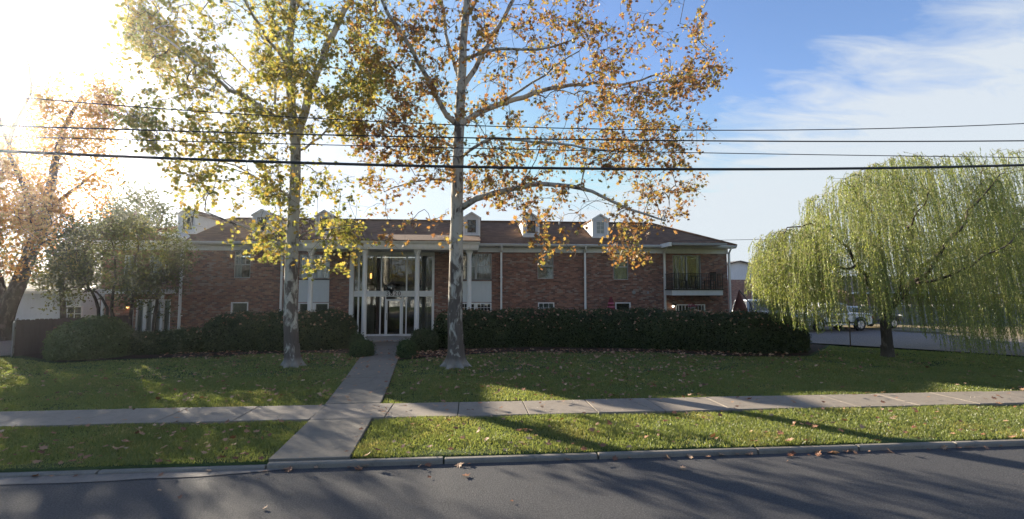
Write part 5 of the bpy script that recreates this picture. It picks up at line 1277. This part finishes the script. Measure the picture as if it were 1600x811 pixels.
sk.grow(org, droop=.5, maxlen=5); sk.finish(.006, .42)
mb = MB(); ms = MB(); sk.mesh(mb, ms, .02); root_flare(mb, BW.x, BW.y, .20, h=.5, spread=.6, seed=3); mb.build('trunk', 'bark_willow', o)
st_pts = []; Cw = []; Dw = []
ends = [idx[-1] for idx, m in sk.chains if not m]+[idx[2] for idx, m in sk.chains if not m]
for e in ends:
    for rep in range(random.choice((1, 2, 2, 2, 3, 4))):
        p = Vector(sk.p[e])+Vector((random.gauss(0, .12), random.gauss(0, .12), random.gauss(0, .05)))
        # pixel column to know how low this one hangs
        dep = p.x*sY+p.y*cY; px = CX+FPX*(p.x*cY-p.y*sY)/dep; pyb = wbot(min(1719, max(1179, px)))
        zb_ = CAMZ-(pyb-HZ)/FPX*dep; top = p.z
        L = random.uniform(.4, 2.2) if random.random() < (.72 if p.x < BW.x else .55) else max(.6, (top-zb_)*random.uniform(.7, 1.05))
        L = min(L, max(.35, top-zb_)); 
        out = Vector((p.x-BW.x, p.y-BW.y, 0)); out = out.normalized()*random.uniform(.05, .4)+Vector((random.gauss(0, .12), random.gauss(0, .12), 0))
        lean = Vector((.10+random.gauss(0, .04), -.02, 0)); pts = []; n = max(4, int(L/.22))
        rise = random.uniform(.0, .28)
        for i in range(n+1):
            t = i/n; s_ = t*L; pts.append(p+out*(1-math.exp(-3*t))+Vector((0, 0, rise*math.sin(min(1, t*4)*math.pi)))-Vector((0, 0, s_))+lean*s_+Vector((math.sin(s_*3+p.x*9)*.02, math.cos(s_*2.6+p.y*7)*.02, 0)))
        ms.tube(pts, [.0055, ]+[.004]*(n-1)+[.002], 3, cap=False)
        m = int(L/.034)
        for j in range(m):
            t = (j+random.random())/m*n; i = min(int(t), n-1); f = t-i; q = pts[i].lerp(pts[i+1], f); Cw.append(q); Dw.append((random.gauss(0, .5), random.gauss(0, .5), -1))
ms.build('strands', 'willow_twig', o)
Cw = np.array([tuple(q) for q in Cw]); Dw = np.array(Dw); Dw /= np.linalg.norm(Dw, axis=1, keepdims=True)
n = len(Cw); side = np.cross(Dw, RNG.normal(size=(n, 3))); side /= np.linalg.norm(side, axis=1, keepdims=True); ln_ = RNG.uniform(.06, .115, n)[:, None]; wd = RNG.uniform(.008, .012, n)[:, None]
V = np.stack([Cw, Cw+Dw*ln_*.45+side*wd, Cw+Dw*ln_, Cw+Dw*ln_*.45-side*wd], 1).reshape(-1, 3); F = np.arange(4*n).reshape(-1, 4)
npmesh('crown', V, F, 'leaf_willow', o)
# young staked sapling stem next to the willow
q = gnd(1329, 542); b = MB(); b.tube([(q.x, q.y, 0), (q.x, q.y, 1.1)], .025, 6)
b.lathe((q.x, q.y, 1.1), [(.035, 0), (.03, .05), (.0, .06)], 8); b.lathe((q.x, q.y, -.02), [(.06, 0), (.03, .05)], 8)
tag(b.build('garden_stake', 'pole_wood', None, (q.x, q.y, 0)), 'thin dark stake standing in the lawn left of the willow trunk', 'stake')

# ================================================================== HEDGES
def hedge(name, lab, path, halfw, hts, nleaf, leafm='leaf_hedge', lsz=.045, round_=.28, group=None, cat='hedge', seed=0):
    """path: list of (x,y) centre points; rounded-rectangle sections swept along, shrinking at both ends"""
    rg = random.Random(seed); P = [Vector((p[0], p[1], 0)) for p in path]
    cum = [0]; 
    for a, c in zip(P, P[1:]): cum.append(cum[-1]+(c-a).length)
    L = cum[-1]; n = max(14, int(L/.22)); m = 26
    def pos(s_):
        s_ = min(max(s_, 0), L)
        for i in range(len(P)-1):
            if s_ <= cum[i+1] or i == len(P)-2:
                f = (s_-cum[i])/max(1e-6, cum[i+1]-cum[i]); return P[i].lerp(P[i+1], f), i, f
    V = np.zeros((n+1, m, 3)); ph = [rg.uniform(0, 6.28) for _ in range(8)]
    for i in range(n+1):
        s_ = L*i/n; c, k_, f = pos(s_); a_, _, _ = pos(s_-.4); b_, _, _ = pos(s_+.4); t = (b_-a_).normalized() if (b_-a_).length > 0 else Vector((1, 0, 0)); nn = Vector((-t.y, t.x, 0))
        hw = halfw[k_]*(1-f)+halfw[k_+1]*f; ht = hts[k_]*(1-f)+hts[k_+1]*f
        e = min(s_, L-s_); R_ = max(hw, .01)
        if e < R_*.9: q = max(.0, 1-(1-e/(R_*.9))**2.4)**(1/2.4); hw *= max(.04, q); ht *= max(.35, .55+.45*q)
        for j in range(m):
            an = math.pi*1.0*j/(m-1); ca, sa = math.cos(an), math.sin(an); p_ = 3.4
            k2 = (abs(ca)**p_+abs(sa)**p_)**(-1/p_)
            wv = 1+.05*math.sin(s_*1.6+ph[0]+an)+.045*math.sin(s_*3.7+ph[1]+an*3)+.022*math.sin(s_*9+ph[2]+an*5)
            y_ = ca*k2*hw*wv; z_ = sa*k2*ht*(1+.022*math.sin(s_*1.3+ph[3])+.022*math.sin(s_*3.1+ph[5])+.02*math.sin(s_*5.3+ph[4]+y_*3))
            if z_ < ht*.25: y_ *= .93+.28*z_/ht
            V[i, j] = (c.x+nn.x*y_, c.y+nn.y*y_, z_)
    o = empty(name, (P[0].x, P[0].y, 0), lab, cat, group)
    I = np.arange((n+1)*m).reshape(n+1, m); F = np.stack([I[:-1, :-1], I[:-1, 1:], I[1:, 1:], I[1:, :-1]], -1).reshape(-1, 4)
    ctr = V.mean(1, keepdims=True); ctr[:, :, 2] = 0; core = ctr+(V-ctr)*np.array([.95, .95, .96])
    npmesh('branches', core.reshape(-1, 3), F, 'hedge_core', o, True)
    A, B_, C_, D_ = V[:-1, :-1], V[:-1, 1:], V[1:, 1:], V[1:, :-1]; nrm = np.cross(B_-A, D_-A).reshape(-1, 3); ar = np.linalg.norm(nrm, axis=1)+1e-9
    pick = RNG.choice(len(ar), nleaf, p=ar/ar.sum()); u, v = RNG.random((2, nleaf, 1)); q4 = [X.reshape(-1, 3)[pick] for X in (A, B_, C_, D_)]
    pos_ = (q4[0]*(1-u)+q4[1]*u)*(1-v)+(q4[3]*(1-u)+q4[2]*u)*v; nn_ = nrm[pick]/ar[pick][:, None]
    out = pos_-ctr.reshape(-1, 3)[np.clip(pick//(m-1), 0, n)]; sg = np.sign((nn_*out).sum(1, keepdims=True)); nn_ *= sg
    pos_ += nn_*RNG.normal(0.0, .028, (nleaf, 1)); pos_[:, 2] = np.maximum(pos_[:, 2], .02)
    sel = RNG.random(nleaf) < .07; pos_[sel] += nn_[sel]*RNG.random((sel.sum(), 1))*.14
    Vl, Fl = scatter(SMALL, pos_, lsz*RNG.uniform(.6, 1.3, nleaf), nn_, jitter=.7); npmesh('leaves', Vl, Fl, leafm, o)
    return pos_[(pos_[:, 2] > max(hts)*(.45+.5*RNG.random(nleaf)))]+nn_[(pos_[:, 2] > -1)][:1]*0, nn_
tops = []
def front_to_path(pts, w):   # ground pixels of the front foot -> centre line w metres behind
    return [(gnd(a, c).x, gnd(a, c).y+w) for a, c in pts]
pr = front_to_path([(676, 548), (730, 545), (860, 543), (1000, 545), (1100, 549), (1180, 553), (1235, 552)], 1.25)
pr += [(gnd(1235, 552).x+1.2, gnd(1235, 552).y+2.0)]
t_, _ = hedge('clipped_hedge', 'very long dark clipped hedge from the front walk to the willow', pr, [1.1, 1.15, 1.2, 1.2, 1.25, 1.3, 1.3, 1.2], [1.52, 1.55, 1.56, 1.57, 1.55, 1.52, 1.45, 1.3], 95000, seed=1); tops.append((t_, 1100))
pl_ = front_to_path([(290, 553), (360, 551), (440, 549), (500, 548), (545, 547)], 1.2)
t_, _ = hedge('clipped_hedge', 'tall dark clipped hedge behind the left sycamore', pl_, [1.0, 1.15, 1.15, 1.15, 1.05], [1.25, 1.5, 1.52, 1.52, 1.45], 42000, seed=2); tops.append((t_, 300))
pw = front_to_path([(150, 558), (230, 555), (310, 552)], .8)
t_, _ = hedge('low_hedge', 'low dark hedge between the rounded bush and the taller hedge', pw, [.7, .75, .75], [.85, .8, .9], 16000, seed=3); tops.append((t_, 30))
pb2 = front_to_path([(54, 562), (85, 563), (110, 563), (140, 562), (172, 561)], 1.15)
t_, _ = hedge('round_bush', 'big rounded bush with leaves lightened as if sunlit beside the wooden fence', pb2, [.9, 1.2, 1.3, 1.2, .9], [.85, 1.28, 1.42, 1.25, .8], 26000, 'leaf_bush_lit', cat='bush', seed=4, lsz=.055); tops.append((t_, 25))
# small clipped boxes and shrubs at the door
def boxbush(name, lab, px0, px1, pyb, pyt, w, leafm='leaf_box', n=5000, seed=5, cat='bush', lsz=.035):
    a, c = gnd(px0, pyb), gnd(px1, pyb); h = CAMZ-(pyt-HZ)/FPX*((a.y+w)*1.0)/1.0*1.0
    dep = (a.x*sY+(a.y+w)*cY); h = CAMZ-(pyt-HZ)/FPX*dep
    t_, _ = hedge(name, lab, [(a.x-.02, a.y+w), ((a.x+c.x)/2, a.y+w), (c.x+.02, c.y+w)], [w, w*1.02, w], [h, h, h], n, leafm, lsz, seed=seed, cat=cat); return t_
boxbush('clipped_box_bush', 'small clipped box bush left of the front walk', 545, 577, 559, 533, .42, seed=6)
boxbush('clipped_box_bush', 'small clipped box bush right of the front walk', 620.5, 645, 560, 532, .38, seed=7)
boxbush('round_shrub', 'rounded dark shrub behind the small box bush right of the walk', 640, 680, 551, 515, .65, 'leaf_hedge', 9000, seed=8)
boxbush('leafy_shrub', 'loose leafy shrub at the foot of the left entrance column', 541, 563, 545, 522, .4, 'leaf_box', 3500, seed=9, lsz=.05)
boxbush('leafy_shrub', 'loose leafy shrub at the foot of the right entrance column', 652, 672, 541, 517, .4, 'leaf_box', 3500, seed=10, lsz=.05)
# potted ferns inside the entrance
for i, (px, lab) in enumerate(((570, 'potted fern inside the entrance glass at the left'), (646, 'potted fern inside the entrance glass at the right'))):
    x_ = fx(px); o = empty('potted_fern', (x_, YF+1.0, .09), lab, 'potted plant', 'ferns in the lobby'); b = MB(); b.lathe((x_, YF+1.0, .09), [(.12, 0), (.17, .45), (.19, .5), (.15, .5)], 14); b.build('pot', 'drape', o)
    C_ = np.array([[x_, YF+1.0, .85]])+RNG.normal(size=(500, 3))*np.array([.22, .18, .17]); V, F = scatter(SMALL, C_, RNG.uniform(.03, .08, 500)); npmesh('leaves', V, F, 'leaf_box', o)

# ================================================================== GRASS
def walk_at(x, y): return (y < 23.6) & (x > np.interp(y, [p.y for p in wl_], [p.x for p in wl_])-.02) & (x < np.interp(y, [p.y for p in wr_], [p.x for p in wr_])+.02)
srp = [(p.x, p.y) for p in sr+sr2]
def grass(n, y0, y1, hmin, hmax, wmul, xr=1.15):
    y = RNG.uniform(y0, y1, n); x = RNG.uniform(-1, 1, n)*(y*xr+1.5)+y*.09
    d = np.sqrt(x*x+y*y)
    keep = ~((y > SW0-.03) & (y < SW1+.03)) & ~walk_at(x, y)
    bl = .5+.5*np.sin(x*1.7+np.sin(y*2.3)*1.3)*np.sin(y*1.9+np.sin(x*.9)); b2 = np.sin(x*4.1+np.sin(y*5.3)*2)*np.sin(y*4.7+np.sin(x*3.1)*2)
    keep &= RNG.random(n) < .55+.45*bl-.45*np.maximum(0, b2-.35)
    bare = (y < 8.0) & (np.sin(x*2.9)*np.sin(x*.83+1) > .25) & (RNG.random(n) < .5); keep &= ~bare
    x, y = x[keep], y[keep]; nn = len(x); d = d[keep]
    h = RNG.uniform(hmin, hmax, nn)*(.7+.5*bl[keep]); a = RNG.uniform(0, 2*np.pi, nn); w_ = (.0035+.0006*d)*wmul; le = RNG.normal(0, .45, (nn, 2))*h[:, None]
    z = 0.018*np.sin(x*0.9+1)*np.sin(y*0.7)+0.012*np.sin(x*2.3+y*1.7)-0.025
    p = np.stack([x, y, z], 1); dx = np.stack([np.cos(a)*w_, np.sin(a)*w_, np.zeros(nn)], 1); tp = p+np.stack([le[:, 0], le[:, 1], h], 1)
    return np.stack([p-dx, p+dx, tp], 1).reshape(-1, 3)
Vg = np.concatenate([grass(210000, KY+.16, 9.62, .035, .075, 1.15), grass(230000, 10.75, 14.5, .035, .07, 1.3), grass(170000, 14.5, 21.5, .035, .06, 1.5)])
# keep blades off the hedges' beds roughly and off the side street
tri = Vg.reshape(-1, 3, 3); c = tri.mean(1)
msk = np.array([not inpoly(a, b__, srp) for a, b__ in c[:, :2]]) if False else np.ones(len(c), bool)
dl = (c[:, 0]*cY-c[:, 1]*sY); dd = (c[:, 0]*sY+c[:, 1]*cY); pxs = CX+FPX*dl/dd; pys = HZ+FPX*CAMZ/dd
edge = np.interp(pxs, [0, 90, 200, 330, 440, 572, 620, 700, 800, 1000, 1150, 1262, 1292, 1430, 1600, 1700], [553, 566, 561, 556, 551, 551, 562, 556, 549, 549, 556, 556, 539, 546, 557, 563])
msk &= pys > edge; msk &= ~((pxs < 18) & (pys < 556)); tri = tri[msk]
Vg = tri.reshape(-1, 3); tag(npmesh('grass', Vg, np.arange(len(Vg)).reshape(-1, 3), 'grass_blade'), 'short green lawn grass on both sides of the sidewalk', 'grass', kind='stuff')

# ================================================================== FALLEN LEAVES
pts = []
def lit(n, f): 
    for _ in range(n): 
        q = f()
        if q is not None: pts.append(q)
def rx(a, c): return random.uniform(a, c)
def by_px(x0, x1, y0, y1, z=.03):
    def f():
        q = gnd(rx(x0, x1), rx(y0, y1)); return (q.x, q.y, z)
    return f
lit(1000, lambda: (lambda q: (q.x, q.y, .03))(gnd(random.gauss(950, 220), 548+abs(random.gauss(0, 22)))))
lit(700, lambda: (lambda q: (q.x, q.y, .03))(gnd(rx(690, 1230), 548+abs(random.gauss(0, 6)))))
lit(240, lambda: (lambda q: (q.x, q.y, .03))(gnd(rx(640, 720), 550+abs(random.gauss(0, 8)))))
lit(420, lambda: (lambda q: (q.x, q.y, .03))(gnd(rx(250, 560), 550+abs(random.gauss(0, 9)))))
lit(260, by_px(250, 560, 560, 632)); lit(330, by_px(600, 1100, 570, 622)); lit(130, by_px(1000, 1600, 565, 612)); lit(110, by_px(0, 250, 575, 630))
def strip(x0, x1, a, c): return lambda: (rx(x0, x1), rx(a, c), .035)
lit(150, strip(-9, -3.3, 7.6, 9.5)); lit(210, strip(-1.4, 14, 7.6, 9.5)); lit(90, strip(-10, 14, 7.3, 7.6))
lit(70, lambda: (rx(-2, 15), rx(SW0, SW1+.1), .045)); lit(14, lambda: (rx(-10, -3.5), rx(SW0, SW1+.1), .045))
lit(80, lambda: (rx(-10, 14)+random.gauss(0, .3), KY-abs(random.gauss(.03, .07)), -.062)); lit(12, lambda: (rx(-5, 8), rx(5.2, 6.9), -.062))
lit(30, lambda: (lambda y_: (inter(wl_, y_)+random.choice([rx(-.12, .06), rx(.1, 1.4)]), y_, .05))(rx(8, 22)))
lit(26, lambda: (lambda y_: (inter(wr_, y_)+rx(-.1, .1), y_, .05))(rx(8, 22))); lit(40, lambda: (rx(sx0+.2, sx1-.2), 23.4-abs(random.gauss(0, .07)), .045))
Cp = np.array(pts); n = len(Cp); Nn = np.tile([0, 0, 1.], (n, 1)); V, F = scatter(SYC, Cp+np.array([0, 0, .03])*(Cp[:, 2:3] > 0)+np.array([0, 0, .012]), RNG.uniform(.032, .082, n), Nn, jitter=.28)
Vs, Fs = [V], [F]; off = len(V)
for t_, cnt in tops:
    if len(t_) == 0: continue
    k_ = RNG.choice(len(t_), cnt); Cq = t_[k_]+np.array([0, -.03, .03]); v_, f_ = scatter(SYC, Cq, RNG.uniform(.04, .085, cnt), np.tile([0, -.7, 1.], (cnt, 1)), jitter=.5); Vs.append(v_); Fs.append(f_+off); off += len(v_)
tag(npmesh('fallen_leaves', np.concatenate(Vs), np.concatenate(Fs), 'litter'), 'scattered brown fallen sycamore leaves on lawn, walk and hedge tops', 'fallen leaves', kind='stuff')

# ================================================================== ADDED GLARE VEIL
hb = MB(); hb.box(-75, 120, -36, 95, -1.4, 21.5); hz = hb.build('glare_veil', [])  # thin scattering volume added to imitate lens glare towards the sun
k = NM('glare_veil_air'); pv = k.n('ShaderNodeVolumePrincipled'); pv.inputs['Color'].default_value = (1, 1, 1, 1); pv.inputs['Density'].default_value = 0.0006; pv.inputs['Anisotropy'].default_value = 0.84
k.l(pv.outputs[0], k.out.inputs['Volume']); hz.data.materials.append(k.m); tag(hz, kind='stuff')
